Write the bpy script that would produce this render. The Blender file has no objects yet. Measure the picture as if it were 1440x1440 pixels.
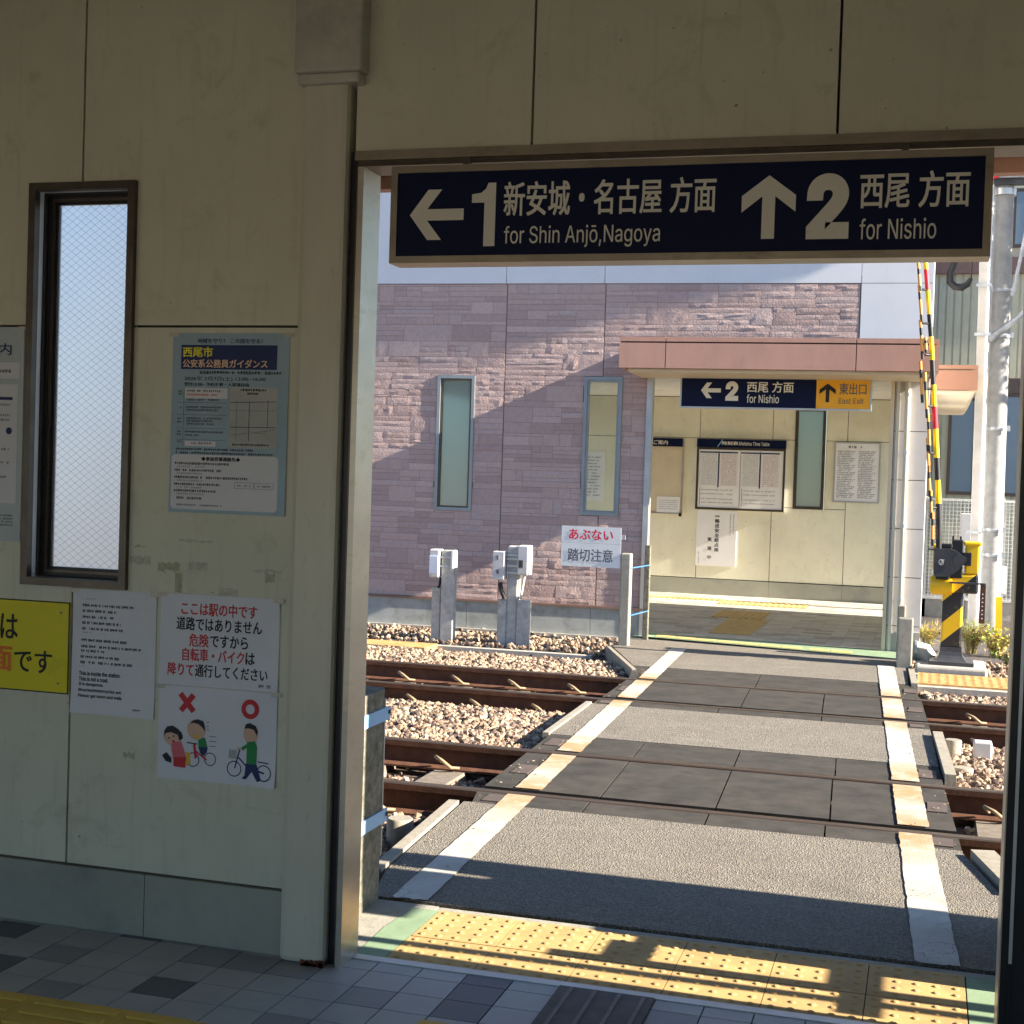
import bpy, bmesh, math, random
import numpy as np
from mathutils import Vector, Matrix

random.seed(7)
rng = np.random.default_rng(7)
scene = bpy.context.scene
col = scene.collection
R = math.radians

# ------------------------------------------------------------------ camera, sky, sun, exposure
cam_d = bpy.data.cameras.new("camera")
cam = bpy.data.objects.new("camera", cam_d)
col.objects.link(cam)
cam_d.sensor_width = 36.0
cam_d.lens = 50.03
cam_d.clip_end = 3000
yaw, pitch, roll = 0.28399598, -0.02557467, 0.03238230
fw = Vector((-math.sin(yaw) * math.cos(pitch), math.cos(yaw) * math.cos(pitch), math.sin(pitch)))
r0 = Vector((math.cos(yaw), math.sin(yaw), 0))
u0 = r0.cross(fw)
cr = math.cos(roll) * r0 + math.sin(roll) * u0
cu = -math.sin(roll) * r0 + math.cos(roll) * u0
mw = Matrix((cr, cu, -fw)).transposed().to_4x4()
mw.translation = Vector((1.627, -4.815, 1.570))
cam.matrix_world = mw
scene.camera = cam

SUN_EL, SUN_PSI = R(24.5), R(2.0)          # the sun stands to the right, a hair behind the camera
SDIR = Vector((math.cos(SUN_PSI) * math.cos(SUN_EL), -math.sin(SUN_PSI) * math.cos(SUN_EL), math.sin(SUN_EL)))
world = bpy.data.worlds.new("World")
scene.world = world
world.use_nodes = True
wn = world.node_tree
sky = wn.nodes.new("ShaderNodeTexSky")
sky.sky_type = 'NISHITA'
sky.sun_disc = False
sky.ozone_density = 5.0
sky.dust_density = .4
sky.sun_elevation = SUN_EL
sky.sun_rotation = R(90) + SUN_PSI
wn.nodes["Background"].inputs[1].default_value = 0.058
wn.links.new(sky.outputs[0], wn.nodes["Background"].inputs[0])
sun_d = bpy.data.lights.new("sun", 'SUN')
sun_d.energy = 5.0
sun_d.angle = R(0.5)
sun_d.color = (1.0, 0.89, 0.74)
sun = bpy.data.objects.new("sun", sun_d)
col.objects.link(sun)
sun.rotation_euler = SDIR.to_track_quat('Z', 'Y').to_euler()
sun.location = (20, 0, 20)
scene.view_settings.view_transform = 'Standard'
scene.view_settings.look = 'None'
scene.view_settings.gamma = 1
scene.view_settings.exposure = 2.15
scene.cycles.max_bounces = 10
scene.cycles.diffuse_bounces = 6
scene.cycles.use_denoising = True

# ------------------------------------------------------------------ materials
def nodes(name):
    m = bpy.data.materials.new(name)
    m.use_nodes = True
    nt = m.node_tree
    return m, nt, nt.nodes["Principled BSDF"]

def mixc(nt, fac, a, b, mode='MIX'):
    n = nt.nodes.new("ShaderNodeMix")
    n.data_type = 'RGBA'
    n.blend_type = mode
    for s, v in ((0, fac), (6, a), (7, b)):
        if hasattr(v, "is_output"):
            nt.links.new(v, n.inputs[s])
        elif s == 0:
            n.inputs[s].default_value = v
        else:
            n.inputs[s].default_value = (*v, 1) if len(v) == 3 else v
    return n.outputs[2]

def noise(nt, scale, detail=4, rough=.6, vec=None, dist=0):
    n = nt.nodes.new("ShaderNodeTexNoise")
    n.inputs["Scale"].default_value = scale
    n.inputs["Detail"].default_value = detail
    n.inputs["Roughness"].default_value = rough
    n.inputs["Distortion"].default_value = dist
    nt.links.new(vec if vec is not None else coords(nt), n.inputs["Vector"])
    return n.outputs[0]

def coords(nt, stretch=None):
    t = nt.nodes.new("ShaderNodeTexCoord")
    if not stretch:
        return t.outputs["Object"]
    mp = nt.nodes.new("ShaderNodeMapping")
    mp.inputs["Scale"].default_value = stretch
    nt.links.new(t.outputs["Object"], mp.inputs["Vector"])
    return mp.outputs[0]

def ramp(nt, fac, p0, p1, c0=(0, 0, 0), c1=(1, 1, 1)):
    n = nt.nodes.new("ShaderNodeValToRGB")
    n.color_ramp.elements[0].position = p0
    n.color_ramp.elements[1].position = p1
    n.color_ramp.elements[0].color = (*c0, 1)
    n.color_ramp.elements[1].color = (*c1, 1)
    nt.links.new(fac, n.inputs[0])
    return n.outputs[0]

def math_n(nt, op, a, b=None):
    n = nt.nodes.new("ShaderNodeMath")
    n.operation = op
    for i, v in enumerate((a, b)):
        if v is None:
            continue
        if hasattr(v, "is_output"):
            nt.links.new(v, n.inputs[i])
        else:
            n.inputs[i].default_value = v
    return n.outputs[0]

def bump(nt, b, h, strength=.3, dist=.01):
    n = nt.nodes.new("ShaderNodeBump")
    n.inputs["Strength"].default_value = strength
    n.inputs["Distance"].default_value = dist
    nt.links.new(h, n.inputs["Height"])
    nt.links.new(n.outputs[0], b.inputs["Normal"])

def M(name, c, rough=.6, metal=0., var=.12, scale=6., dirt=None, dscale=3., d0=.55, d1=.8, bmp=0., bscale=60., bdist=.004, stretch=None, spec=.4):
    m, nt, b = nodes(name)
    v = coords(nt, stretch)
    lo = tuple(x * (1 - var) for x in c)
    hi = tuple(min(1, x * (1 + var)) for x in c)
    out = mixc(nt, ramp(nt, noise(nt, scale, 5, .6, v), .3, .7), lo, hi)
    if dirt:
        out = mixc(nt, ramp(nt, noise(nt, dscale, 6, .7, v), d0, d1), out, dirt)
    nt.links.new(out, b.inputs["Base Color"])
    b.inputs["Roughness"].default_value = rough
    b.inputs["Metallic"].default_value = metal
    b.inputs["Specular IOR Level"].default_value = spec
    if bmp:
        bump(nt, b, noise(nt, bscale, 4, .6, v), bmp, bdist)
    return m

def wall_mat(name, c, stain, streak):
    m, nt, b = nodes(name)
    out = mixc(nt, ramp(nt, noise(nt, 2.2, 5, .6), .3, .7), tuple(x * .92 for x in c), tuple(x * 1.06 for x in c))
    out = mixc(nt, math_n(nt, 'MULTIPLY', ramp(nt, noise(nt, 5, 8, .75, None, .6), .54, .70), .75), out, stain)
    out = mixc(nt, math_n(nt, 'MULTIPLY', ramp(nt, noise(nt, 6, 4, .6, coords(nt, (5, 5, .5))), .55, .74), .55), out, streak)
    out = mixc(nt, ramp(nt, noise(nt, 34, 2, .5), .74, .77), out, tuple(x * .55 for x in stain))
    nt.links.new(out, b.inputs["Base Color"])
    b.inputs["Roughness"].default_value = .55
    bump(nt, b, noise(nt, 90, 3, .6), .12, .002)
    return m

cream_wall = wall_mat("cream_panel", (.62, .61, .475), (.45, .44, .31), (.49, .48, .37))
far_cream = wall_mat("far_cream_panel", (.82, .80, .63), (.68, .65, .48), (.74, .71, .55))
plinth_m = M("plinth_concrete", (.35, .35, .29), .7, var=.1, scale=5, dirt=(.2, .21, .19), dscale=2.5, d0=.5, d1=.75, bmp=.25)
pil_m = M("pilaster_paint", (.60, .57, .455), .3, var=.06, scale=3, dirt=(.38, .33, .22), dscale=7, d0=.62, d1=.74, stretch=(3, 3, .8), bmp=.08, bscale=25)
rust_m = M("rust_flake", (.16, .05, .025), .9, var=.5, scale=60, bmp=.6)
cap_m = M("grubby_plastic", (.50, .49, .42), .22, var=.15, scale=7, dirt=(.30, .29, .23), dscale=5, d0=.5, d1=.8)
seam_m = M("dark_seam", (.035, .03, .025), .8)
bronze_m = M("bronze_aluminium", (.10, .085, .07), .35, .6, var=.2, scale=12)
bronze_dk = M("dark_bronze", (.03, .028, .03), .35, .5, var=.2)
steel_m = M("brushed_steel", (.34, .30, .235), .33, .85, var=.14, scale=5, stretch=(1, 1, 2.5), dirt=(.25, .22, .17), dscale=6, d0=.55, d1=.7)
jamb_m = M("jamb_steel", (.50, .46, .385), .36, .75, var=.18, scale=4, stretch=(1, 1, 2.2), dirt=(.44, .40, .31), dscale=8, d0=.5, d1=.66, bmp=.05, bscale=14)
alu_m = M("aluminium", (.55, .56, .56), .4, .7, var=.1)
galv_m = M("galvanised_steel", (.46, .48, .50), .5, .5, var=.2, scale=14, dirt=(.33, .33, .32), dscale=8)
black_m = M("black_rubber", (.012, .012, .014), .5, var=.3)
navy_m = M("navy_sign_face", (.006, .011, .044), .4, var=.06, scale=2, spec=.12)
letter_m = M("sign_lettering", (.74, .72, .62), .5, var=.04)
amber_m = M("amber_sign_face", (.86, .43, .02), .4, var=.05)
ink_m = M("black_ink", (.015, .015, .02), .6)
dim_ink = M("faded_ink", (.13, .135, .15), .7)
pale_ink = M("pale_ink", (.36, .37, .38), .7)
red_ink = M("red_ink", (.55, .03, .035), .6)
paper_m = M("white_paper", (.66, .66, .70), .55, var=.05, scale=4)
paper_w = M("clean_paper", (.84, .84, .85), .5, var=.04, scale=4)
blue_paper = M("blue_poster_paper", (.30, .42, .50), .45, var=.12, scale=5)
pale_blue_paper = M("pale_blue_paper", (.46, .52, .53), .4, var=.06)
grey_paper = M("grey_print_area", (.42, .43, .40), .5)
yellow_sign_m = M("yellow_board", (.70, .60, .008), .45, var=.05, scale=3, dirt=(.55, .46, .01), dscale=6)
orange_ink = M("orange_red_ink", (.72, .17, .03), .6)
yellow_ink = M("yellow_ink", (.82, .74, .05), .6)
peach_ink = M("peach_ink", (.84, .58, .38), .6)
navy_ink = M("navy_ink", (.015, .03, .12), .6)
green_ink = M("green_ink", (.02, .22, .06), .6)
pink_ink = M("pink_ink", (.62, .14, .16), .6)
skin_ink = M("skin_ink", (.62, .40, .29), .6)
tan_ink = M("tan_ink", (.75, .42, .05), .6)
magenta_red = M("crimson_lettering", (.78, .02, .07), .5)
white_board = M("white_sign_board", (.74, .76, .76), .4, var=.05, dirt=(.6, .62, .6), dscale=5)
concrete_m = M("weathered_concrete", (.30, .285, .24), .85, var=.22, scale=18, dirt=(.2, .2, .16), dscale=9, d0=.5, d1=.75, bmp=.5, bscale=80)
mossy_m = M("mossy_concrete", (.185, .175, .135), .9, var=.35, scale=30, dirt=(.08, .08, .05), dscale=22, d0=.45, d1=.7, bmp=.8, bscale=90, bdist=.008)
pale_conc = M("pale_concrete", (.40, .37, .32), .85, var=.16, scale=16, dirt=(.36, .34, .29), dscale=8, bmp=.4, bscale=70)
kerb_m = M("kerb_concrete", (.27, .245, .195), .85, var=.16, scale=20, dirt=(.3, .28, .22), dscale=11, bmp=.5, bscale=70)
blue_band_m = M("pale_blue_band", (.24, .44, .68), .4, var=.08)
white_box_m = M("white_enclosure", (.56, .56, .57), .5, var=.08, dirt=(.40, .39, .36), dscale=8)
grey_green = M("green_floor_paint", (.20, .285, .175), .75, var=.14, scale=9, dirt=(.3, .33, .25), dscale=13, bmp=.2)
tactile_m = M("tactile_yellow", (.44, .29, .115), .75, var=.2, scale=5, dirt=(.33, .21, .09), dscale=11, d0=.5, d1=.75, bmp=.2, bscale=120)
far_tactile = M("far_tactile_yellow", (.60, .41, .15), .7, var=.15, scale=9)
orange_strip = M("worn_orange_concrete", (.50, .27, .085), .85, var=.25, scale=10, dirt=(.46, .34, .19), dscale=14, d0=.48, d1=.66, bmp=.6, bscale=40, stretch=(1, 1, 1))
guide_m = M("indoor_guide_yellow", (.66, .45, .08), .55, var=.12, scale=7, dirt=(.48, .32, .08), dscale=9)
mat_m = M("brown_floor_mat", (.13, .115, .11), .8, var=.2, scale=14, bmp=.4)
mat_light = M("mat_ridge", (.20, .18, .17), .7, var=.2, scale=20)
rubber_m = M("rubber_crossing_panel", (.047, .044, .040), .9, var=.25, scale=7, dirt=(.078, .069, .058), dscale=3.2, d0=.45, d1=.8, bmp=.25, bscale=160, bdist=.002, spec=.15)
plate_m = M("panel_end_plate", (.09, .07, .06), .7, var=.2)
rail_top_m = M("worn_rail_top", (.105, .078, .06), .38, .55, var=.2, stretch=(1, 12, 12))
rail_m = M("rusty_rail_side", (.10, .042, .022), .85, var=.35, scale=14, dirt=(.16, .075, .035), dscale=9, bmp=.4)
clip_m = M("rail_clip_steel", (.30, .22, .13), .7, .1, var=.2, scale=30)
sleeper_m = M("sleeper_concrete", (.17, .145, .115), .9, var=.2, scale=20, dirt=(.14, .08, .05), dscale=8, bmp=.4)
fascia_m = M("terracotta_fascia", (.47, .265, .20), .5, var=.07, scale=4, dirt=(.38, .22, .17), dscale=5, stretch=(2, 2, .7))
soffit_m = M("cream_soffit", (.66, .56, .40), .6, var=.06)
white_panel = M("white_cladding", (.70, .71, .74), .5, var=.03, scale=3, dirt=(.64, .65, .67), dscale=4)
white_tile = M("white_pier_tile", (.52, .50, .49), .35, var=.05, scale=5)
base_conc = M("base_concrete", (.38, .40, .38), .85, var=.1, scale=6, dirt=(.2, .2, .16), dscale=4, d0=.5, d1=.75, bmp=.3)
brown_trim = M("brown_trim", (.22, .14, .11), .5)
win_grey = M("grey_window_frame", (.30, .33, .345), .4, .4, var=.08)
yellow_paint = M("yellow_gate_paint", (.82, .50, .012), .4, var=.06, dirt=(.66, .36, .02), dscale=8)
bright_yellow = M("arm_yellow", (.88, .70, .01), .4, var=.04)
arm_red = M("arm_red", (.74, .02, .035), .4, var=.05)
arm_black = M("arm_black", (.02, .02, .022), .4, var=.1)
gate_grey = M("gate_dark_grey", (.05, .052, .058), .45, var=.2, scale=10)
orange_rod = M("orange_fringe_rod", (.82, .36, .07), .5, var=.1)
siding_m = M("olive_ribbed_siding", (.50, .49, .37), .55, var=.06)
dark_frame = M("dark_window_frame", (.07, .055, .05), .5)
mesh_white = M("white_mesh_wire", (.72, .72, .68), .5)
leaf_a = M("weed_leaf", (.13, .20, .025), .6, var=.3, scale=30)
leaf_b = M("dry_weed_leaf", (.34, .23, .07), .7, var=.3, scale=30)
leaf_c = M("yellow_green_leaf", (.30, .33, .03), .6, var=.3, scale=30)
stem_m = M("weed_stem", (.2, .17, .07), .8)
ground_m = M("gravel_ground", (.34, .29, .23), .95, var=.3, scale=40, dirt=(.2, .17, .14), dscale=9, bmp=.8, bscale=120, bdist=.02)
soil_m = M("dark_cinder_ground", (.07, .06, .058), .95, var=.4, scale=60, dirt=(.2, .17, .15), dscale=26, d0=.55, d1=.7, bmp=.9, bscale=70, bdist=.03)
bed_m = M("ballast_bed", (.13, .09, .065), .95, var=.4, scale=50, bmp=.8, bscale=60, bdist=.03)
ceil_m = M("ceiling_board", (.42, .40, .33), .8)

def asphalt_mat():
    m, nt, b = nodes("asphalt")
    v = nt.nodes.new("ShaderNodeTexVoronoi")
    v.inputs["Scale"].default_value = 150
    nt.links.new(coords(nt), v.inputs["Vector"])
    sp = ramp(nt, v.outputs["Color"], .15, .95, (.055, .049, .041), (.34, .30, .235))
    base = mixc(nt, ramp(nt, noise(nt, 3, 5, .65), .3, .7), (.12, .107, .09), (.18, .163, .135))
    out = mixc(nt, .55, base, sp)
    out = mixc(nt, ramp(nt, noise(nt, 260, 2, .6), .6, .7), out, (.42, .39, .33))
    out = mixc(nt, math_n(nt, 'MULTIPLY', ramp(nt, noise(nt, 1.7, 6, .7), .52, .68), .32), out, (.085, .077, .066))
    out = mixc(nt, math_n(nt, 'MULTIPLY', ramp(nt, noise(nt, 2.6, 5, .7, coords(nt, (.5, 2.2, 1))), .56, .7), .4), out, (.26, .235, .19))
    nt.links.new(out, b.inputs["Base Color"])
    b.inputs["Roughness"].default_value = .9
    h = mixc(nt, .5, v.outputs["Distance"], noise(nt, 110, 3, .7))
    bump(nt, b, h, 1.0, .012)
    return m
asphalt_m = asphalt_mat()

def line_mat():
    m, nt, b = nodes("road_line_paint")
    out = mixc(nt, ramp(nt, noise(nt, 4, 5, .6), .35, .7), (.40, .37, .315), (.56, .53, .475))
    vo = nt.nodes.new("ShaderNodeTexVoronoi")
    vo.feature = 'DISTANCE_TO_EDGE'
    vo.inputs["Scale"].default_value = 13
    mp = mixc(nt, .18, coords(nt), noise(nt, 9, 4, .7), 'ADD')
    nt.links.new(mp, vo.inputs["Vector"])
    crack = math_n(nt, 'MULTIPLY', ramp(nt, vo.outputs["Distance"], .012, .03, (1, 1, 1), (0, 0, 0)), ramp(nt, noise(nt, 3, 3, .5), .5, .6))
    out = mixc(nt, crack, out, (.2, .19, .17))
    out = mixc(nt, ramp(nt, noise(nt, 55, 5, .7), .62, .70), out, (.22, .21, .19))
    # rust bled beside the rails
    s = nt.nodes.new("ShaderNodeSeparateXYZ")
    nt.links.new(coords(nt), s.inputs[0])
    tot = None
    for yr, w in ((1.93, .34), (2.80, .22), (3.2, .24), (5.1, .3), (6.2, .24)):
        d = math_n(nt, 'ABSOLUTE', math_n(nt, 'SUBTRACT', s.outputs[1], yr))
        f = ramp(nt, math_n(nt, 'DIVIDE', d, w * 2.2), .2, .9, (1, 1, 1), (0, 0, 0))
        tot = f if tot is None else math_n(nt, 'MAXIMUM', tot, f)
    fac = math_n(nt, 'MULTIPLY', tot, ramp(nt, noise(nt, 6, 5, .7), .25, .55))
    out = mixc(nt, math_n(nt, 'MULTIPLY', fac, .85), out, (.40, .21, .075))
    nt.links.new(out, b.inputs["Base Color"])
    b.inputs["Roughness"].default_value = .75
    bump(nt, b, noise(nt, 120, 4, .7), .5, .006)
    return m
line_m = line_mat()

def island_mat(name, stops, rough=.8, var_scale=30, bmp=0.):
    m, nt, b = nodes(name)
    g = nt.nodes.new("ShaderNodeNewGeometry")
    rp = nt.nodes.new("ShaderNodeValToRGB")
    rp.color_ramp.interpolation = 'CONSTANT' if len(stops) > 1 and stops[0][0] == 0 and rough < .5 else 'LINEAR'
    e = rp.color_ramp.elements
    while len(e) < len(stops):
        e.new(.5)
    for i, (p, c) in enumerate(stops):
        e[i].position = p
        e[i].color = (*c, 1)
    nt.links.new(g.outputs["Random Per Island"], rp.inputs[0])
    out = mixc(nt, ramp(nt, noise(nt, var_scale, 5, .65), .3, .75), rp.outputs[0], (.82, .82, .82), 'MULTIPLY')
    nt.links.new(out, b.inputs["Base Color"])
    b.inputs["Roughness"].default_value = rough
    if bmp:
        bump(nt, b, noise(nt, 60, 4, .6), bmp, .006)
    return m
ballast_m = island_mat("ballast_stone", [(0, (.06, .04, .035)), (.22, (.20, .135, .095)), (.5, (.30, .21, .14)), (.8, (.42, .32, .215)), (.93, (.48, .39, .28)), (1, (.30, .16, .10))], .85, 40, .4)
stone_m = island_mat("split_stone_siding", [(0, (.43, .305, .28)), (.3, (.48, .35, .325)), (.6, (.53, .385, .35)), (.85, (.50, .385, .365)), (1, (.58, .43, .39))], .8, 24, .9)
tile_m = island_mat("floor_tile", [(0, (.12, .13, .155)), (.17, (.28, .295, .32)), (.30, (.42, .44, .45)), (1, (.46, .48, .485))], .45, 6)
far_tile_m = island_mat("far_floor_tile", [(0, (.36, .33, .28)), (.3, (.52, .48, .41)), (.7, (.58, .54, .47)), (1, (.64, .60, .53))], .55, 6)

def glass_mat(name, c, rough, trans=1.0):
    m, nt, b = nodes(name)
    b.inputs["Base Color"].default_value = (*c, 1)
    b.inputs["Roughness"].default_value = rough
    b.inputs["Transmission Weight"].default_value = trans
    b.inputs["IOR"].default_value = 1.25
    if rough > .1:
        bump(nt, b, noise(nt, 160, 3, .6), .15, .003)
    return m
def frosted_mat():
    m, nt, b = nodes("frosted_wired_glass")
    b.inputs["Base Color"].default_value = (1, 1, 1, 1)
    b.inputs["Roughness"].default_value = .72
    b.inputs["Transmission Weight"].default_value = 1
    b.inputs["IOR"].default_value = 1.2
    bump(nt, b, noise(nt, 160, 3, .6), .2, .003)
    tr = nt.nodes.new("ShaderNodeBsdfTranslucent")
    nt.links.new(mixc(nt, ramp(nt, noise(nt, 4, 5, .7), .3, .75), (.74, .77, .80), (.86, .88, .90)), tr.inputs[0])
    mx = nt.nodes.new("ShaderNodeMixShader")
    mx.inputs[0].default_value = .22
    nt.links.new(b.outputs[0], mx.inputs[1])
    nt.links.new(tr.outputs[0], mx.inputs[2])
    nt.links.new(mx.outputs[0], nt.nodes["Material Output"].inputs["Surface"])
    return m
wired_glass = frosted_mat()
teal_glass = glass_mat("frosted_teal_glass", (.36, .44, .41), .2, .55)
clear_glass = glass_mat("clear_glass", (.82, .88, .84), .02, .95)
blue_glass = glass_mat("bluish_window_glass", (.25, .34, .42), .12, .25)

def stripe_mat():
    m, nt, b = nodes("gate_hazard_stripes")
    s = nt.nodes.new("ShaderNodeSeparateXYZ")
    nt.links.new(coords(nt), s.inputs[0])
    k = math_n(nt, 'SUBTRACT', s.outputs[2], math_n(nt, 'MULTIPLY', s.outputs[0], .9))
    k = math_n(nt, 'FRACT', math_n(nt, 'DIVIDE', math_n(nt, 'ADD', k, GATE_PHASE), .36))
    f = math_n(nt, 'LESS_THAN', k, .53)
    out = mixc(nt, f, (.82, .50, .012), (.02, .02, .022))
    out = mixc(nt, ramp(nt, noise(nt, 14, 5, .7), .6, .8), out, (.4, .28, .08))
    nt.links.new(out, b.inputs["Base Color"])
    b.inputs["Roughness"].default_value = .4
    return m
GATE_PHASE = .239
stripe_m = stripe_mat()

# ------------------------------------------------------------------ building helpers
ORIGIN = {}

def link(o, parent=None, loc=None):
    col.objects.link(o)
    if parent is not None:
        o.parent = parent
        ORIGIN[o.name] = ORIGIN[parent.name]
    else:
        ORIGIN[o.name] = Vector(loc) if loc is not None else Vector((0, 0, 0))
    return o

def tag(o, label=None, cat=None, group=None, kind=None):
    for k, v in (("label", label), ("category", cat), ("group", group), ("kind", kind)):
        if v:
            o[k] = v
    return o

def thing(name, label, cat, loc=(0, 0, 0), rz=0, group=None, kind=None):
    o = bpy.data.objects.new(name, None)
    o.empty_display_size = .1
    link(o, None, loc)
    o.location = loc
    o.rotation_euler = (0, 0, rz)
    return tag(o, label, cat, group, kind)

WARP = {}
class MB:
    def __init__(s):
        s.v, s.f, s.mi, s.mats, s.sm = [], [], [], [], []
    def m(s, mat):
        if mat not in s.mats:
            s.mats.append(mat)
        return s.mats.index(mat)
    def add(s, vs, fs, mat, smooth=False):
        o = len(s.v)
        s.v += [tuple(v) for v in vs]
        i = s.m(mat)
        for f in fs:
            s.f.append([o + k for k in f])
            s.mi.append(i)
            s.sm.append(smooth)
        return s
    def box(s, x0, x1, y0, y1, z0, z1, mat, bev=0.):
        if bev <= 0:
            vs = [(x, y, z) for x in (x0, x1) for y in (y0, y1) for z in (z0, z1)]
            return s.add(vs, [(0, 1, 3, 2), (4, 6, 7, 5), (0, 4, 5, 1), (2, 3, 7, 6), (0, 2, 6, 4), (1, 5, 7, 3)], mat)
        bm = bmesh.new()
        bmesh.ops.create_cube(bm, size=1)
        for v in bm.verts:
            v.co = Vector(((x0 + x1) / 2 + v.co.x * (x1 - x0), (y0 + y1) / 2 + v.co.y * (y1 - y0), (z0 + z1) / 2 + v.co.z * (z1 - z0)))
        bmesh.ops.bevel(bm, geom=list(bm.edges), offset=bev, segments=2, affect='EDGES', profile=.5)
        return s.bm(bm, mat)
    def bm(s, bm, mat, smooth=False):
        bm.verts.index_update()
        s.add([v.co[:] for v in bm.verts], [[v.index for v in f.verts] for f in bm.faces], mat, smooth)
        bm.free()
        return s
    def prism(s, pts, ax, a, b, mat):
        """outline pts in the two axes other than ax, extruded along ax from a to b"""
        n = len(pts)
        def mk(p, t):
            return {'x': (t, p[0], p[1]), 'y': (p[0], t, p[1]), 'z': (p[0], p[1], t)}[ax]
        vs = [mk(p, a) for p in pts] + [mk(p, b) for p in pts]
        fs = [list(range(n)), list(range(2 * n - 1, n - 1, -1))] + [[i, i + n, (i + 1) % n + n, (i + 1) % n][::-1] for i in range(n)]
        bm = bmesh.new()
        bv = [bm.verts.new(v) for v in vs]
        for f in fs:
            bm.faces.new([bv[i] for i in f])
        bmesh.ops.recalc_face_normals(bm, faces=bm.faces)
        return s.bm(bm, mat)
    def tube(s, pts, r, mat, n=10, caps=True):
        pts = [Vector(p) for p in pts]
        rr = r if isinstance(r, (list, tuple)) else [r] * len(pts)
        rings, vs, fs = [], [], []
        for i, p in enumerate(pts):
            d = (pts[min(i + 1, len(pts) - 1)] - pts[max(i - 1, 0)]).normalized()
            a = d.orthogonal().normalized() if i == 0 else (pa - d * pa.dot(d)).normalized()
            pa = a
            b = d.cross(a)
            for k in range(n):
                t = 2 * math.pi * k / n
                vs.append(p + (a * math.cos(t) + b * math.sin(t)) * rr[i])
        for i in range(len(pts) - 1):
            for k in range(n):
                fs.append((i * n + k, i * n + (k + 1) % n, (i + 1) * n + (k + 1) % n, (i + 1) * n + k))
        s.add(vs, fs, mat, True)
        if caps:
            s.add(vs[:n], [list(range(n))[::-1]], mat)
            s.add(vs[-n:], [list(range(n))], mat)
        return s
    def quad(s, a, b, c, d, mat):
        return s.add([a, b, c, d], [(0, 1, 2, 3)], mat)
    def build(s, name, parent=None, label=None, cat=None, group=None, kind=None, loc=None, turn=0.):
        me = bpy.data.meshes.new(name)
        org = ORIGIN[parent.name] if parent is not None else Vector(loc or (0, 0, 0))
        if parent is not None and parent.name in WARP:
            w_ = WARP[parent.name]
            s.v = [(v[0], v[1] - w_(v[0], v[2]), v[2]) for v in s.v]
        c_, s_ = math.cos(turn), math.sin(turn)
        loc_v = [(v[0] - org[0], v[1] - org[1], v[2] - org[2]) for v in s.v]
        me.from_pydata([(v[0] * c_ - v[1] * s_, v[0] * s_ + v[1] * c_, v[2]) for v in loc_v], [], s.f)
        for mt in s.mats:
            me.materials.append(mt)
        me.polygons.foreach_set("material_index", s.mi)
        me.polygons.foreach_set("use_smooth", s.sm)
        me.update()
        o = bpy.data.objects.new(name, me)
        link(o, parent, org)
        if parent is None:
            o.location = org
        return tag(o, label, cat, group, kind)

def ship_font():
    try:
        import os
        d = bpy.utils.system_resource('DATAFILES', path="fonts")
        return bpy.data.fonts.load(os.path.join(d, "Inter.woff2"))
    except Exception:
        return None
INTER = ship_font()
def text_geo(body, bold=0.):
    cu_ = bpy.data.curves.new("t", 'FONT')
    cu_.body = body
    cu_.size = 1
    if INTER and all(ord(c) < 0x2000 for c in body):
        cu_.font = INTER
        cu_.offset = bold if bold > .045 else 0
    cu_.resolution_u = 4
    o = bpy.data.objects.new("t", cu_)
    col.objects.link(o)
    dg = bpy.context.evaluated_depsgraph_get()
    me = bpy.data.meshes.new_from_object(o.evaluated_get(dg))
    vs = [v.co[:] for v in me.vertices]
    fs = [list(p.vertices) for p in me.polygons]
    bpy.data.objects.remove(o)
    bpy.data.curves.remove(cu_)
    bpy.data.meshes.remove(me)
    return vs, fs

def put_text(mb, body, x0, x1, z0, z1, y, mat, bold=.0, fit=True):
    """ink of the text fills the box x0..x1, z0..z1 on the plane y, read from the -Y side"""
    vs, fs = text_geo(body, bold)
    if not vs:
        return mb
    ax, bx = min(v[0] for v in vs), max(v[0] for v in vs)
    az, bz = min(v[1] for v in vs), max(v[1] for v in vs)
    sx, sz = (x1 - x0) / (bx - ax), (z1 - z0) / max(1e-6, bz - az)
    if not fit:
        sx = sz = min(sx, sz)
    cjk = any(ord(c) >= 0x2000 for c in body)
    offs = [(0, 0)]
    if bold > 0 and (cjk or bold <= .045):
        e = bold * (1.1 if cjk else .7)
        offs = [(-e, -e * .6), (e, -e * .6), (-e, e * .6), (e, e * .6)]
    for k, (ox, oz) in enumerate(offs):
        mb.add([(x0 + (v[0] - ax + ox) * sx, y - k * .00012, z0 + (v[1] - az + oz) * sz) for v in vs], fs, mat)
    return mb

def rect(mb, x0, x1, z0, z1, y, mat):
    nx, nz = max(1, int(abs(x1 - x0) / .035)), max(1, int(abs(z1 - z0) / .035))
    vs = [(x0 + (x1 - x0) * i / nx, y, z0 + (z1 - z0) * j / nz) for j in range(nz + 1) for i in range(nx + 1)]
    return mb.add(vs, [(j * (nx + 1) + i, j * (nx + 1) + i + 1, (j + 1) * (nx + 1) + i + 1, (j + 1) * (nx + 1) + i) for j in range(nz) for i in range(nx)], mat)

def poly(mb, pts, y, mat):
    return mb.add([(p[0], y, p[1]) for p in pts], [list(range(len(pts)))], mat)

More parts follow.
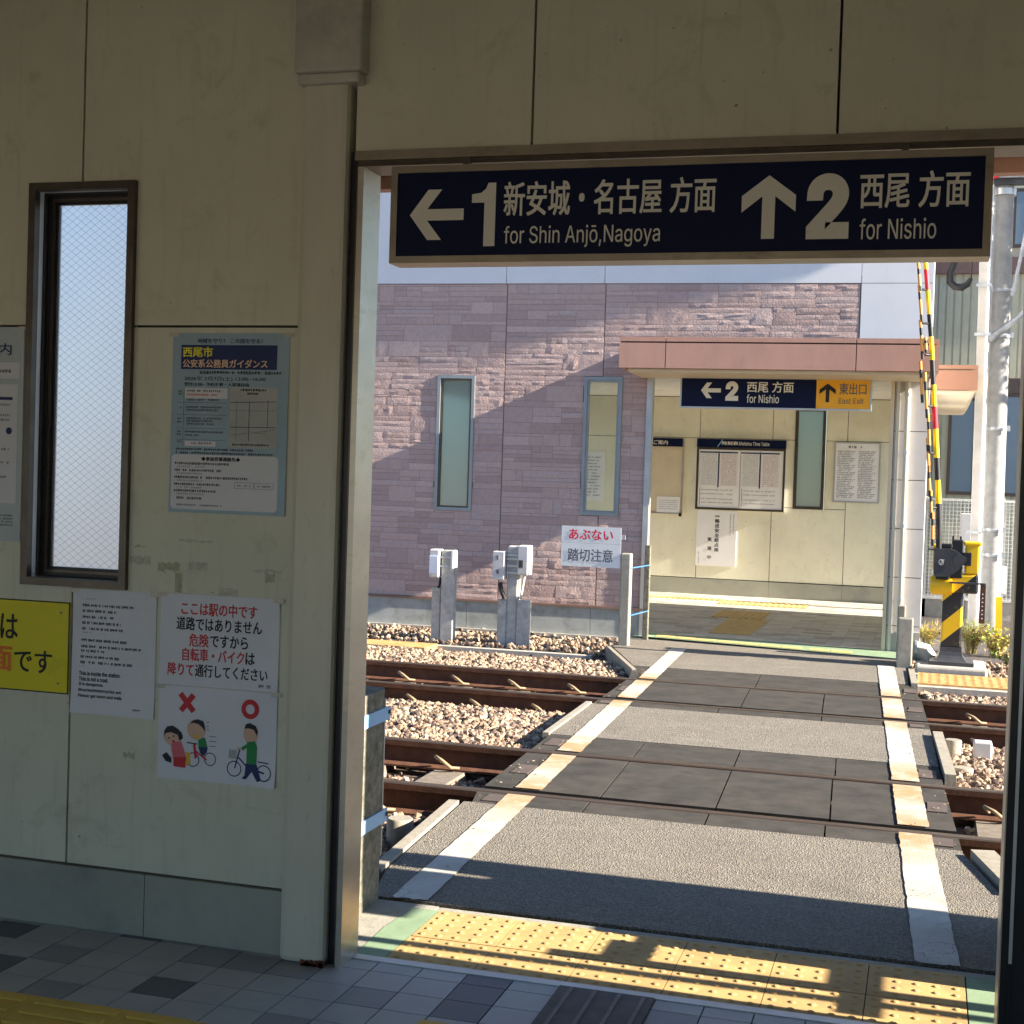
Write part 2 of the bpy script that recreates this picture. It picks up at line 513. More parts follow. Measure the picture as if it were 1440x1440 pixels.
def disc(mb, cx, cz, rx, rz, y, mat, n=28, ri=0.):
    if ri <= 0:
        return poly(mb, [(cx + rx * math.cos(2 * math.pi * k / n), cz + rz * math.sin(2 * math.pi * k / n)) for k in range(n)], y, mat)
    vs = []
    for k in range(n):
        c, s_ = math.cos(2 * math.pi * k / n), math.sin(2 * math.pi * k / n)
        vs += [(cx + rx * c, y, cz + rz * s_), (cx + ri * rx * c, y, cz + ri * rz * s_)]
    return mb.add(vs, [(2 * k, 2 * ((k + 1) % n), 2 * ((k + 1) % n) + 1, 2 * k + 1) for k in range(n)], mat)

def rrect(mb, x0, x1, z0, z1, y, r, mat, n=5):
    pts = []
    for cx, cz, a0 in ((x1 - r, z1 - r, 0), (x0 + r, z1 - r, 90), (x0 + r, z0 + r, 180), (x1 - r, z0 + r, 270)):
        for k in range(n + 1):
            a = R(a0 + 90 * k / n)
            pts.append((cx + r * math.cos(a), cz + r * math.sin(a)))
    return poly(mb, pts, y, mat)

def scribble(mb, x0, x1, z, h, y, mat, gap=.25, seed=None):
    """a line of print too small to read: short marks of uneven length"""
    rr = random.Random(seed if seed is not None else (x0, z).__hash__())
    x = x0
    while x < x1:
        w = h * rr.uniform(.5, 1.1)
        e = min(x1, x + w)
        if rr.random() > .08:
            k = rr.random()
            rect(mb, x, e, z + h * .36, z + h * .64, y, mat)
            if k < .6:
                rect(mb, x + w * .15, min(e, x + w * .5), z, z + h, y, mat)
            if k > .3:
                rect(mb, x, e, z + h * .76, z + h, y, mat)
            if k > .55:
                rect(mb, x, e, z, z + h * .24, y, mat)
        x += w + h * gap
    return mb

def line(mb, x0, z0, x1, z1, w, y, mat):
    dx, dz = x1 - x0, z1 - z0
    l = math.hypot(dx, dz)
    nx, nz = -dz / l * w / 2, dx / l * w / 2
    return poly(mb, [(x0 + nx, z0 + nz), (x0 - nx, z0 - nz), (x1 - nx, z1 - nz), (x1 + nx, z1 + nz)], y, mat)

# ------------------------------------------------------------------ ground and track bed
MB().quad((-400, -400, -.42), (400, -400, -.42), (400, 900, -.42), (-400, 900, -.42), ground_m).build("ground", kind="structure")
bed = MB()
bed.quad((-14, .10, -.2), (12, .10, -.2), (12, 6.9, -.2), (-14, 6.9, -.2), bed_m)
bed.quad((-14, 6.9, -.2), (12, 6.9, -.2), (12, 7.7, -.13), (-14, 7.7, -.13), bed_m)
bed.build("track_bed", kind="structure")
MB().quad((-14, 7.7, -.125), (-1.15, 7.7, -.125), (-1.15, 9.3, -.05), (-14, 9.3, -.05), soil_m).build("cinder_strip", kind="structure")
MB().quad((1.52, 7.85, -.10), (12, 7.85, -.10), (12, 17.9, -.02), (1.52, 17.9, -.02), soil_m).build("roadside_soil", kind="structure")

# level crossing deck
deck = thing("level_crossing", "asphalt footway across two railway tracks with white edge lines", "level crossing", kind="structure")
EDGE_L = [(.06, -.285), (.41, -.37), (1.65, -.455), (3.5, -.53), (4.87, -.565), (6.7, -.60), (8.25, -1.16), (9.6, -1.2)]
EDGE_R = [(.06, 1.95), (1.05, 1.95), (1.62, 1.83), (3.5, 1.745), (4.8, 1.70), (6.75, 1.61), (6.9, 1.535), (8.0, 1.50), (9.6, 1.47)]
def edge(tab, y):
    for (ya, xa), (yb, xb) in zip(tab, tab[1:]):
        if y <= yb:
            return xa + (xb - xa) * max(0, (y - ya)) / (yb - ya)
    return tab[-1][1]
def deck_piece(mb, y0, y1, mat, zt=0., x0=None, x1=None, yskew=0, rag=0):
    ys = [y0] + sorted({t[0] for t in EDGE_L + EDGE_R if y0 < t[0] < y1}) + [y1]
    pts = [((edge(EDGE_L, y) if x0 is None else x0), y) for y in ys] + [((edge(EDGE_R, y) if x1 is None else x1), y) for y in ys[::-1]]
    return mb.prism(pts, 'z', -.24, zt, mat)
a = MB(); deck_piece(a, .075, 1.66, asphalt_m); a.build("asphalt_strip", deck)
a = MB(); deck_piece(a, 3.585, 4.85, asphalt_m); a.build("asphalt_strip", deck)
a = MB()
pts = [(edge(EDGE_L, y), y) for y in (7.0, 8.25)] + [(-1.18, 9.06), (1.47, 8.62)] + [(edge(EDGE_R, y), y) for y in (8.0, 7.0)]
a.prism(pts, 'z', -.24, 0, asphalt_m); a.build("asphalt_strip", deck)
def panel(y0, y1, seams, skew=0.):
    p = MB()
    xl0, xl1 = edge(EDGE_L, y0), edge(EDGE_L, y1)
    xr0, xr1 = edge(EDGE_R, y0), edge(EDGE_R, y1)
    if y0 < 2 : xl0 += .04
    cuts0 = [xl0] + [s + .0 for s in seams] + [xr0]
    cuts1 = [xl1] + [s - .05 * (y1 - y0) for s in seams] + [xr1]
    for i in range(len(cuts0) - 1):
        g0, g1 = (.004 if i else 0), (.004 if i < len(cuts0) - 2 else 0)
        p.prism([(cuts0[i] + g0, y0), (cuts0[i + 1] - g1, y0), (cuts1[i + 1] - g1, y1), (cuts1[i] + g0, y1)], 'z', -.2, -.002 - .001 * (i % 2), rubber_m)
    for x0_, x1_ in ((xl0 + .05, xl0 + .11), (xr0 - .11, xr0 - .05)):
        ym = (y0 + y1) / 2
        hh = min(.11, (y1 - y0) * .3)
        p.box(x0_ - .02, x1_ + .015, ym - hh, ym + hh, -.003, .003, plate_m)
    return p.build("rubber_panel", deck)
RAILS = (1.935, 3.03, 5.10, 6.195)
panel(1.66, 1.8985, [.12, .70, 1.24])
panel(2.035, 2.962, [.13, .70, 1.24])
panel(3.075, 3.58, [.08, .65, 1.2])
panel(4.855, 5.062, [.3, 1.0])
panel(5.20, 6.13, [.42, .98])
panel(6.24, 6.995, [.40])

def ragged_strip(y0, y1, xa, xb, w, mat, z=.004, rag0=0., rag1=0., n=None):
    """painted line segment with uneven edges; xa, xb are centres at y0 and y1"""
    n = n or max(4, int((y1 - y0) / .05))
    L, Rr = [], []
    for i in range(n + 1):
        t = i / n
        y = y0 + (y1 - y0) * t
        x = xa + (xb - xa) * t
        L.append((x - w / 2 + random.uniform(-.0028, .0028), y, z))
        Rr.append((x + w / 2 + random.uniform(-.0028, .0028), y, z))
    def cap(p, q, rag, sg):
        return [(p[0] + (q[0] - p[0]) * k / 8, p[1] + sg * random.uniform(0, rag), z) for k in range(1, 8)]
    outline = L + cap(L[-1], Rr[-1], rag1, 1) + Rr[::-1] + cap(Rr[0], L[0], rag0, -1)
    cx = sum(p[0] for p in outline) / len(outline)
    mb = MB()
    bm = bmesh.new()
    f = bm.faces.new([bm.verts.new(p) for p in outline])
    bmesh.ops.triangulate(bm, faces=[f])
    bmesh.ops.recalc_face_normals(bm, faces=bm.faces)
    if sum(f.normal.z for f in bm.faces) < 0:
        bmesh.ops.reverse_faces(bm, faces=bm.faces)
    return mb.bm(bm, mat)
for (xs, xe, ys, ye, w0, w1) in ((-.145, -.55, .085, 8.36, .142, .135), (1.715, 1.326, .075, 8.12, .15, .137)):
    for (a0, b0) in ((ys, 1.885), (2.04, 2.957), (3.08, 5.05), (5.205, 6.125), (6.245, ye)):
        f = lambda y: xs + (xe - xs) * (y - ys) / (ye - ys)
        ragged_strip(a0, b0, f(a0), f(b0), (w0 + w1) / 2, line_m, .0045, .02 if a0 == ys else .0, .03 if b0 == ye else 0).build("white_line", deck)

def kerb(p, q, w, side, z=.035):
    (x0, y0), (x1, y1) = p, q
    l = math.hypot(x1 - x0, y1 - y0)
    nx, ny = -(y1 - y0) / l * w * side, (x1 - x0) / l * w * side
    return MB().prism([(x0, y0), (x1, y1), (x1 + nx, y1 + ny), (x0 + nx, y0 + ny)], 'z', -.24, z, kerb_m).build("kerb", deck)
kerb((-.378, .38), (-.468, 1.62), .05, 1, .012)
kerb((-.535, 3.55), (-.572, 4.86), .04, 1, .012)
kerb((-.63, 6.72), (-1.185, 8.22), .035, 1, .01)
kerb((1.712, 4.62), (1.772, 3.22), .06, 1, .03)
kerb((1.86, 1.58), (1.99, 1.0), .10, 1, .03)
kerb((1.52, 7.88), (1.555, 6.95), .05, 1, .02)

# rails
def rail(y, x0=-14, x1=12):
    prof = [(-.0635, -.153), (.0635, -.153), (.0635, -.142), (.012, -.125), (.008, -.045), (.0325, -.035), (.0325, -.006), (.026, 0), (-.026, 0), (-.0325, -.006), (-.0325, -.035), (-.008, -.045), (-.012, -.125), (-.0635, -.142)]
    mb = MB()
    z0 = .001
    n = len(prof)
    vs = [(x, y + p[0], z0 + p[1]) for x in (x0, x1) for p in prof]
    for i in range(n):
        j = (i + 1) % n
        mt = rail_top_m if i in (6, 7, 8) else rail_m
        mb.add([vs[i], vs[j], vs[j + n], vs[i + n]], [(0, 1, 2, 3)], mt)
    mb.add(vs[:n], [list(range(n))], rail_m)
    mb.add(vs[n:], [list(range(n))[::-1]], rail_m)
    return mb
names = ("rusty steel rail nearest the doorway", "rusty steel rail second from the doorway, rounded dark head", "rusty steel rail third from the doorway", "rusty steel rail farthest from the doorway, beside the far ballast")
SL_L = [-.97 - .487 * k for k in range(9)]
SL_R = [2.02 + .487 * k for k in range(5)]
for y, nm in zip(RAILS, names):
    rt = thing("railway_rail", nm, "rail", (0, y, 0), group="rails of the two tracks")
    rail(y).build("rail_bar", rt)
    for x in SL_L[:6] + SL_R[:2]:
        for sd in (-1, 1):
            xx = x + random.uniform(-.02, .02)
            p = [(xx - .045, y + sd * .05, -.105), (xx - .07, y + sd * .085, -.07), (xx - .02, y + sd * .115, -.085), (xx + .03, y + sd * .10, -.125), (xx + .07, y + sd * .07, -.128)]
            MB().tube(p, [.009, .011, .011, .011, .008], clip_m, 8).build("rail_clip", rt)
def sleeper(x, yc):
    mb = MB()
    mb.prism([(x - .12, -.32), (x + .12, -.32), (x + .09, -.152), (x - .09, -.152)], 'y', yc - .98, yc + .98, sleeper_m)
    return mb
k = 0
for yc, tr in ((2.48, "near"), (5.65, "far")):
    for side, xs in (("left", SL_L[:6]), ("right", SL_R[:2])):
        for x in xs:
            o = sleeper(x, yc)
            o.build("railway_sleeper", None, "brown stained concrete sleeper half buried in ballast under the %s track, %s of the crossing" % (tr, side), "sleeper", "sleepers under the %s track %s of the crossing" % (tr, side), loc=(x, yc, -.3))

# ballast stones: one mass nobody could count
def stones(n, region, size, zfun):
    ico = bmesh.new()
    bmesh.ops.create_icosphere(ico, subdivisions=1, radius=1)
    bv = np.array([v.co[:] for v in ico.verts])
    bf = np.array([[v.index for v in f.verts] for f in ico.faces])
    ico.free()
    P = []
    while len(P) < n:
        x, y = region()
        P.append((x, y))
    P = np.array(P)
    V = np.zeros((n, len(bv), 3))
    for i in range(n):
        s = rng.uniform(*size) * np.array([1, rng.uniform(.65, 1), rng.uniform(.5, .85)])
        v = bv * (1 + rng.uniform(-.28, .28, (len(bv), 1)))
        q = rng.normal(size=(3, 3))
        q, _ = np.linalg.qr(q)
        v = (v * s) @ q.T
        V[i] = v + np.array([P[i, 0], P[i, 1], zfun(P[i, 0], P[i, 1]) + rng.uniform(-.02, .022)])
    return V.reshape(-1, 3), (bf[None] + (np.arange(n) * len(bv))[:, None, None]).reshape(-1, 3)
def in_view(x, y):
    return x > -.95 - .46 * (y + .3) and x < 2.55 + .02 * y
def off_deck(x, y, m=.03):
    return x < edge(EDGE_L, y) - m or x > edge(EDGE_R, y) + m
def region_maker(bands):
    w = np.array([b[1] - b[0] for b in bands]); w = w / w.sum()
    def reg():
        while True:
            b = bands[rng.choice(len(bands), p=w)]
            y = rng.uniform(b[0], b[1]); x = rng.uniform(-5.4, 2.8)
            if in_view(x, y) and off_deck(x, y, .09 if b[0] < 7 else .06):
                return x, y
    return reg
def zprof(x, y):
    if y < 1.9: return -.16
    if y < 3.1: return -.20
    if y < 5.1:
        t = abs(y - 4.06)
        return -.105 if t < .7 else -.105 - (t - .7) * .16
    if y < 6.2: return -.20
    return -.085 if y < 7.7 else -.115 + .075 * (y - 7.7) / 1.6
def stone_obj(name, n, bands, size, kind="stuff"):
    v, f = stones(n, region_maker(bands), size, zprof)
    me = bpy.data.meshes.new(name)
    me.from_pydata(v.tolist(), [], f.tolist())
    me.materials.append(ballast_m)
    o = bpy.data.objects.new(name, me)
    link(o)
    return tag(o, "pale angular ballast stones heaped around the tracks", "ballast", None, kind)
v1 = stone_obj("ballast", 26000, [(.12, 1.84), (3.12, 5.0), (3.12, 5.0), (6.28, 7.6), (6.28, 7.5)], (.015, .034))
v2 = stone_obj("ballast", 2200, [(2.1, 2.95), (5.25, 6.1)], (.016, .032))
v2["label"] = "sparse reddish ballast stones lying in the dark between the rails"
v3 = stone_obj("ballast", 2400, [(8.2, 9.15)], (.014, .034))
v3["label"] = "scattered pale stones on dark cinders along the foot of the brick wall"

def strewn():
    while True:
        y = rng.uniform(.12, 8.2)
        side = rng.random() < .6
        x = edge(EDGE_L, y) + abs(rng.normal(0, .10)) if side else edge(EDGE_R, y) - abs(rng.normal(0, .08))
        if min(abs(y - r_) for r_ in RAILS) > .06:
            return x, y
vv, ff = stones(170, strewn, (.003, .009), lambda x, y: .018)
me = bpy.data.meshes.new("loose_grit")
vv[:, 2] = vv[:, 2] * .35
me.from_pydata(vv.tolist(), [], ff.tolist())
me.materials.append(ballast_m)
o = bpy.data.objects.new("loose_grit", me)
link(o)
tag(o, "loose grit scattered along the edges of the crossing", "grit", None, "stuff")

# paved strips beside the far track
s = thing("platform_edging", "worn orange tactile strip on a concrete edging beside the crossing gate", "edging", (2.3, 7.4, 0))
MB().box(1.575, 5, 7.02, 7.88, -.2, -.012, pale_conc).build("edging_slab", s)
mb = MB(); mb.box(1.60, 2.36, 7.12, 7.80, -.012, .004, orange_strip)
for i in range(11):
    for j in range(8):
        cx, cy = 1.635 + i * .068, 7.17 + j * .082
        mb.box(cx - .010, cx + .010, cy - .012, cy + .012, .004, .009, orange_strip)
mb.build("tactile_strip", s)
s = thing("cable_trough", "yellow stained concrete trough cover along the far ballast on the left", "trough", (-3.2, 7.9, 0))
MB().box(-6, -2.83, 7.68, 8.05, -.2, -.062, orange_strip).build("trough_cover", s)
MB().box(-6, -1.32, 8.055, 8.15, -.2, -.082, pale_conc).build("trough_edge", s)

# ------------------------------------------------------------------ floor of the near hall
fl = MB()
fl.box(-4, 3, -8, -.545, -.3, -.006, seam_m)
fl.build("floor_slab", kind="structure")
ft = MB()
ys = [-.587] + [-.668 - .1435 * k for k in range(16)]
for i in range(len(ys) - 1):
    for j in range(-22, 16):
        x0, x1 = j * .149, (j + 1) * .149
        ft.box(x0 + .0022, x1 - .0022, ys[i + 1] + .0022, ys[i] - .0022, -.006, 0, tile_m)
ft.build("floor_tiles", kind="structure")
MB().box(-.093, 1.862, -.587, -.545, -.05, .0035, alu_m).build("threshold_strip", kind="structure")
# brown ridged mat, tactile guide strips inside
mm = thing("floor_mat", "dark brown ridged mat on grey tiles inside the doorway", "mat", (.745, -.9, 0))
mb = MB(); mb.box(.597, .893, -1.5, -.592, .002, .008, mat_m); mb.build("mat_base", mm)
mb = MB()
for i in range(4):
    x = .632 + i * .075
    mb.box(x, x + .012, -1.49, -.60, .008, .0115, mat_light)
mb.build("ridge", mm)
mb = MB()
mb.box(-3.2, -.32, -1.53, -1.232, .001, .004, guide_m)
for i in range(4):
    y = -1.27 - i * .075
    for j in range(10):
        mb.box(-3.2 + j * .3 + .01, -2.93 + j * .3, y - .017, y + .017, .004, .010, guide_m)
mb.build("guide_paving", kind="structure")
mb = MB()
mb.box(.29, .585, -1.29, -.995, .001, .004, guide_m)
for i in range(5):
    for j in range(5):
        mb.tube([(.32 + i * .058, -1.025 - j * .058, .004), (.32 + i * .058, -1.025 - j * .058, .009)], [.014, .009], guide_m, 10)
mb.build("guide_paving", kind="structure")

# tactile paving outside the door
tp = MB()
def dome(mb, x, y, z0, mat, r=.012, h=.0045):
    mb.tube([(x, y, z0), (x, y, z0 + h * .7), (x, y, z0 + h)], [r, r * .8, r * .45], mat, 12)
for i in range(6):
    for (y0, y1) in ((-.30, 0.), (-.543, -.303)):
        tp.box(i * .3 + .0015, (i + 1) * .3 - .0015, y0 + .0015, y1 - .0015, -.06, 0, tactile_m)
    for k in range(5):
        for j in range(9):
            dome(tp, i * .3 + .03 + k * .06, -.03 - j * .06 - (.0 if j < 5 else .004), 0, tactile_m)
tp.build("tactile_paving", kind="structure")
g = MB()
g.prism([(-.105, -.543), (-.002, -.543), (-.002, -.004), (-.10, -.01), (-.118, -.25)], 'z', -.2, -.001, grey_green)
g.prism([(1.803, -.543), (1.95, -.543), (1.95, -.004), (1.803, -.004)], 'z', -.2, -.001, grey_green)
g.build("green_paving", kind="structure")
g = MB()
g.box(-.02, 1.95, .0, .050, -.2, -.006, concrete_m)
g.box(-.3, 1.95, .052, .072, -.2, -.022, seam_m)
g.prism([(-.6, -.543), (-.108, -.543), (-.12, -.25), (-.104, .0), (-.022, .0), (-.022, .05), (-.6, .05)], 'z', -.2, -.003, concrete_m)
g.build("doorstep_concrete", kind="structure")

# ------------------------------------------------------------------ near station hall
hall = thing("station_hall", "dim cream panelled station hall with an open doorway to the tracks", "building", (0, -.63, 0))
WY = -.63           # inside face of the panels
def wall_panels(mb, rects, y0, y1, mat, g=.004):
    for (x0, x1, z0, z1) in rects:
        mb.box(x0 + g, x1 - g, y0, y1, z0 + g, z1 - g, mat)
mb = MB()
XV = -1.128
WX0, WX1, WZ0, WZ1 = -1.322, -.918, 1.148, 2.503      # window outer frame
def wp(x0, x1, z0, z1, gaps=""):
    q = .004
    mb.box(x0 + (q if 'l' in gaps else 0), x1 - (q if 'r' in gaps else 0), WY, -.60, z0 + (q if 'b' in gaps else 0), z1 - (q if 't' in gaps else 0), cream_wall)
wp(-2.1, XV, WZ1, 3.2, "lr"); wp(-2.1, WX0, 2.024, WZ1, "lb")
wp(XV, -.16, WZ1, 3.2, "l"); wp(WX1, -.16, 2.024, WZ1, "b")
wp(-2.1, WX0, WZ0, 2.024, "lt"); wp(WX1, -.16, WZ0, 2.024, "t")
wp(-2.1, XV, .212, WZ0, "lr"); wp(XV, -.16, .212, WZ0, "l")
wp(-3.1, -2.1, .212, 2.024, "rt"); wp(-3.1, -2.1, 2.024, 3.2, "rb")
mb.build("wall_panel", hall)
mb = MB()   # header panels over the door
wall_panels(mb, [(-.135, .440, 2.562, 3.2), (.440, 1.340, 2.562, 3.2), (1.340, 2.3, 2.562, 3.2)], -.665, -.60, cream_wall)
mb.build("header_panel", hall)
mb = MB()   # backing behind the joints, outer skin
mb.box(-3.2, WX0 + .03, -.598, -.545, 0, 3.3, seam_m)
mb.box(WX1 - .03, -.118, -.598, -.545, 0, 3.3, seam_m)
mb.box(WX0 + .03, WX1 - .03, -.598, -.545, 0, WZ0 + .03, seam_m)
mb.box(WX0 + .03, WX1 - .03, -.598, -.545, WZ1 - .03, 3.3, seam_m)
mb.box(-.118, 1.9, -.598, -.545, 2.57, 3.3, seam_m)
mb.box(1.9, 2.45, -.598, -.545, 0, 3.3, seam_m)
mb.build("wall_core", hall)
mb = MB()
mb.box(-3.1, -1.56, -.645, -.60, 0, .206, plinth_m)
mb.box(-1.557, -.82, -.645, -.60, 0, .206, plinth_m)
mb.box(-.817, -.306, -.645, -.60, 0, .206, plinth_m)
mb.build("plinth", hall)
mb = MB()
mb.box(-.306, -.1485, -.695, -.60, 0, 3.1, pil_m, .02)
pil = mb.build("pilaster", hall)
mb = MB()
for i in range(26):
    x = random.uniform(-.225, -.15); s_ = random.uniform(.004, .014)
    mb.box(x, x + s_, -.703, -.694, 0, random.uniform(.004, .022), rust_m)
mb.build("rust_patch", pil)
mb = MB()
mb.box(-.320, -.094, -.735, -.62, 2.80, 3.11, cap_m, .012)
mb.box(-.311, -.104, -.722, -.62, 2.768, 2.80, cap_m, .006)
mb.build("pilaster_cap", hall)
MB().box(-.148, -.115, -.66, -.60, 0, 2.565, bronze_dk).build("shadow_gap", hall)
df = MB()
df.box(-.1145, -.0945, -.682, -.5405, 0, 2.53, jamb_m)
df.box(-.118, -.1143, -.684, -.545, 0, 2.53, bronze_m)
door_frame = df.build("door_jamb", hall)
df = MB()
df.box(1.8645, 1.868, -.682, -.54, 0, 2.53, jamb_m)
df.box(1.868, 1.888, -.681, -.545, 0, 2.53, bronze_dk)
df.box(1.888, 1.897, -.686, -.60, .27, 2.53, alu_m)
df.box(1.888, 1.897, -.686, -.60, 0, .268, bronze_dk)
df.box(1.897, 2.40, -.680, -.60, 0, 2.53, black_m)
df.build("door_jamb", hall)
df = MB()
df.box(-.118, 1.95, -.70, -.5405, 2.531, 2.560, steel_m)
df.box(-.118, 1.95, -.684, -.545, 2.515, 2.5305, bronze_m)
df.build("door_header", hall)
# outside canopy of this hall
mb = MB()
mb.box(-.55, 2.45, -.54, .30, 2.705, 2.74, soffit_m)
mb.build("canopy_soffit", hall)
mb = MB()
mb.box(-.55, 2.45, .31, .37, 2.652, 2.95, fascia_m)
mb.box(-.55, 2.45, -.54, .305, 2.76, 2.9, soffit_m)
mb.build("canopy_fascia", hall)
# rest of the room: ceiling, other walls, with the openings that light it
mb = MB()
mb.box(-3.3, 2.55, -7.1, -.60, 3.201, 3.3, ceil_m)
mb.box(-3.2, 2.45, -7, -.755, 3.125, 3.2, ceil_m)
mb.build("ceiling", hall)
mb = MB()
mb.box(-3.3, -3.2, -3.2, -.60, 0, 3.2, cream_wall)
mb.box(-3.3, -3.2, -7, -3.2, 2.2, 3.2, cream_wall)
mb.box(2.45, 2.55, -4.6, -.60, 0, 3.2, cream_wall)
mb.box(2.45, 2.55, -5.6, -4.6, 2.2, 3.2, cream_wall)
mb.box(2.45, 2.55, -7, -5.6, 0, 3.2, cream_wall)
mb.box(-3.2, 2.45, -7.1, -7, 2.3, 3.2, cream_wall)
mb.build("side_wall", hall)
# slit window with wired glass
mb = MB()
def frame(mb, x0, x1, z0, z1, w, y0, y1, mat):
    mb.box(x0, x0 + w, y0, y1, z0, z1, mat)
    mb.box(x1 - w, x1, y0, y1, z0, z1, mat)
    mb.box(x0 + w, x1 - w, y0, y1, z1 - w, z1, mat)
    mb.box(x0 + w, x1 - w, y0, y1, z0, z0 + w, mat)
frame(mb, WX0, WX1, WZ0, WZ1, .026, -.650, -.622, bronze_m)
wf = mb.build("window_frame", hall)
reveal_m = M("reveal_paint", (.62, .65, .66), .4, var=.05)
mb = MB()
frame(mb, WX0 + .006, WX1 - .006, WZ0 + .006, WZ1 - .006, .019, -.6215, -.555, reveal_m)
mb.build("window_reveal", wf)
mb = MB()
frame(mb, WX0 + .0252, WX1 - .0252, WZ0 + .0252, WZ1 - .0252, .014, -.583, -.545, bronze_dk)
frame(mb, WX0 + .0392, WX1 - .0392, WZ0 + .0392, WZ1 - .0392, .010, -.572, -.545, bronze_m)
frame(mb, WX0 + .0492, WX1 - .0492, WZ0 + .0492, WZ1 - .0492, .010, -.562, -.545, bronze_dk)
mb.build("sash", wf)
gx0, gx1, gz0, gz1 = WX0 + .055, WX1 - .055, WZ0 + .055, WZ1 - .055
mb = MB(); mb.box(gx0, gx1, -.553, -.549, gz0, gz1, wired_glass)
mb.build("pane", wf)
mb = MB()
def clipped(p, q):
    # clip a slanted wire to the pane
    (x0, z0), (x1, z1) = p, q
    t0, t1 = 0., 1.
    dx, dz = x1 - x0, z1 - z0
    for pp, qq in ((-dx, x0 - gx0), (dx, gx1 - x0), (-dz, z0 - gz0), (dz, gz1 - z0)):
        if pp == 0:
            continue
        r_ = qq / pp
        if pp < 0: t0 = max(t0, r_)
        else: t1 = min(t1, r_)
    return None if t0 >= t1 else ((x0 + t0 * dx, z0 + t0 * dz), (x0 + t1 * dx, z0 + t1 * dz))
for i in range(-20, 75):
    z = gz0 + i * .0255
    for sl in (.72, -.72):
        c = clipped((gx0, z), (gx1, z + sl * (gx1 - gx0)))
        if c:
            (xa, za), (xb, zb) = c
            mb.add([(xa, -.5545, za - .0007), (xb, -.5545, zb - .0007), (xb, -.5545, zb + .0007), (xa, -.5545, za + .0007)], [(0, 1, 2, 3)], galv_m)
mb.build("wire_mesh", wf)

residue_m = M("tape_residue", (.40, .385, .26), .6, var=.25, scale=60)
residue_g = M("grey_smudge", (.47, .46, .37), .6, var=.2, scale=50)
mb = MB()
def wxz(u, v): return -.774 + (u / 3.273 - 243.8) * .002554, 2.003 - (440 + v / 3.273 - 468) * .002335
rr = random.Random(5)
for (u0, v0, u1, v1, mt) in ((620, 1130, 720, 1165, residue_g), (755, 1150, 860, 1192, residue_m), (900, 1140, 990, 1180, residue_g), (1190, 1160, 1328, 1176, residue_g), (1255, 1176, 1300, 1218, residue_m), (1045, 1255, 1130, 1295, residue_g), (640, 1078, 690, 1090, residue_m), (850, 1040, 1010, 1056, residue_g), (838, 1196, 872, 1290, residue_m), (1296, 1580, 1308, 1660, residue_m), (1290, 1700, 1312, 1760, residue_m), (610, 2050, 668, 2080, residue_m), (1145, 2125, 1232, 2136, residue_g), (1288, 1990, 1306, 2060, residue_g)):
    (xa, za), (xb, zb) = wxz(u0, v0), wxz(u1, v1)
    n = 10
    top = [(xa + (xb - xa) * k / n, za + rr.uniform(-.005, .003)) for k in range(n + 1)]
    bot = [(xa + (xb - xa) * k / n, zb + rr.uniform(-.004, .006)) for k in range(n, -1, -1)]
    mb.add([(p[0], WY - .0006, p[1]) for p in top + bot], [list(range(len(top + bot)))], mt)
mb.build("tape_residue", hall)

# overhead direction sign
SY = -.78
sg = thing("direction_sign", "long navy overhead sign for platforms 1 and 2 hanging in the doorway", "sign", (.9, -.73, 2.2))
mb = MB()
x0, x1, z0, z1 = .036, 1.762, 2.199, 2.490
frame(mb, x0, x1, z0, z1, .021, SY, -.685, steel_m)
mb.box(x0 + .02, x1 - .02, -.70, -.687, z0 + .01, z1 - .01, alu_m)
mb.build("frame", sg)
mb = MB(); mb.box(x0 + .021, x1 - .021, SY + .006, SY + .03, z0 + .021, z1 - .021, navy_m); mb.build("sign_face", sg)
MB().box(.25, .27, -.74, -.72, 2.49, 2.52, bronze_m).build("hanger", sg)
MB().box(1.52, 1.54, -.74, -.72, 2.49, 2.52, bronze_m).build("hanger", sg)
def arrow_left(mb, x0, x1, z0, z1, y, mat, th):
    zc = (z0 + z1) / 2
    h = (z1 - z0) / 2
    poly(mb, [(x0 + th * .95, zc + th / 2), (x0 + th * .95, zc - th / 2), (x1, zc - th / 2), (x1, zc + th / 2)], y, mat)
    e = th * 1.25
    poly(mb, [(x0, zc), (x0 + e * .98, zc), (x0 + h * .92 + e * .75, z1), (x0 + h * .92 - e * .28, z1)], y - .0003, mat)
    poly(mb, [(x0, zc), (x0 + h * .92 - e * .28, z0), (x0 + h * .92 + e * .75, z0), (x0 + e * .98, zc)], y - .0003, mat)
def arrow_up(mb, x0, x1, z0, z1, y, mat, th):
    xc = (x0 + x1) / 2
    h = (x1 - x0) / 2
    e = th * 1.25
    poly(mb, [(xc - th / 2, z0), (xc + th / 2, z0), (xc + th / 2, z1 - th * .95), (xc - th / 2, z1 - th * .95)], y, mat)
    poly(mb, [(xc, z1), (xc, z1 - e * .98), (x0, z1 - h * .92 - e * .75), (x0, z1 - h * .92 + e * .28)], y - .0003, mat)
    poly(mb, [(xc, z1), (x1, z1 - h * .92 + e * .28), (x1, z1 - h * .92 - e * .75), (xc, z1 - e * .98)], y - .0003, mat)
mb = MB(); yy = SY + .004
arrow_left(mb, .098, .268, 2.268, 2.418, yy, letter_m, .034)
poly(mb, [(.332, 2.247), (.367, 2.247), (.367, 2.434), (.343, 2.434), (.336, 2.417), (.322, 2.405), (.293, 2.401), (.293, 2.376), (.332, 2.376)], yy, letter_m)
put_text(mb, "新安城・名古屋 方面", .393, 1.018, 2.335, 2.434, yy, letter_m, .016)
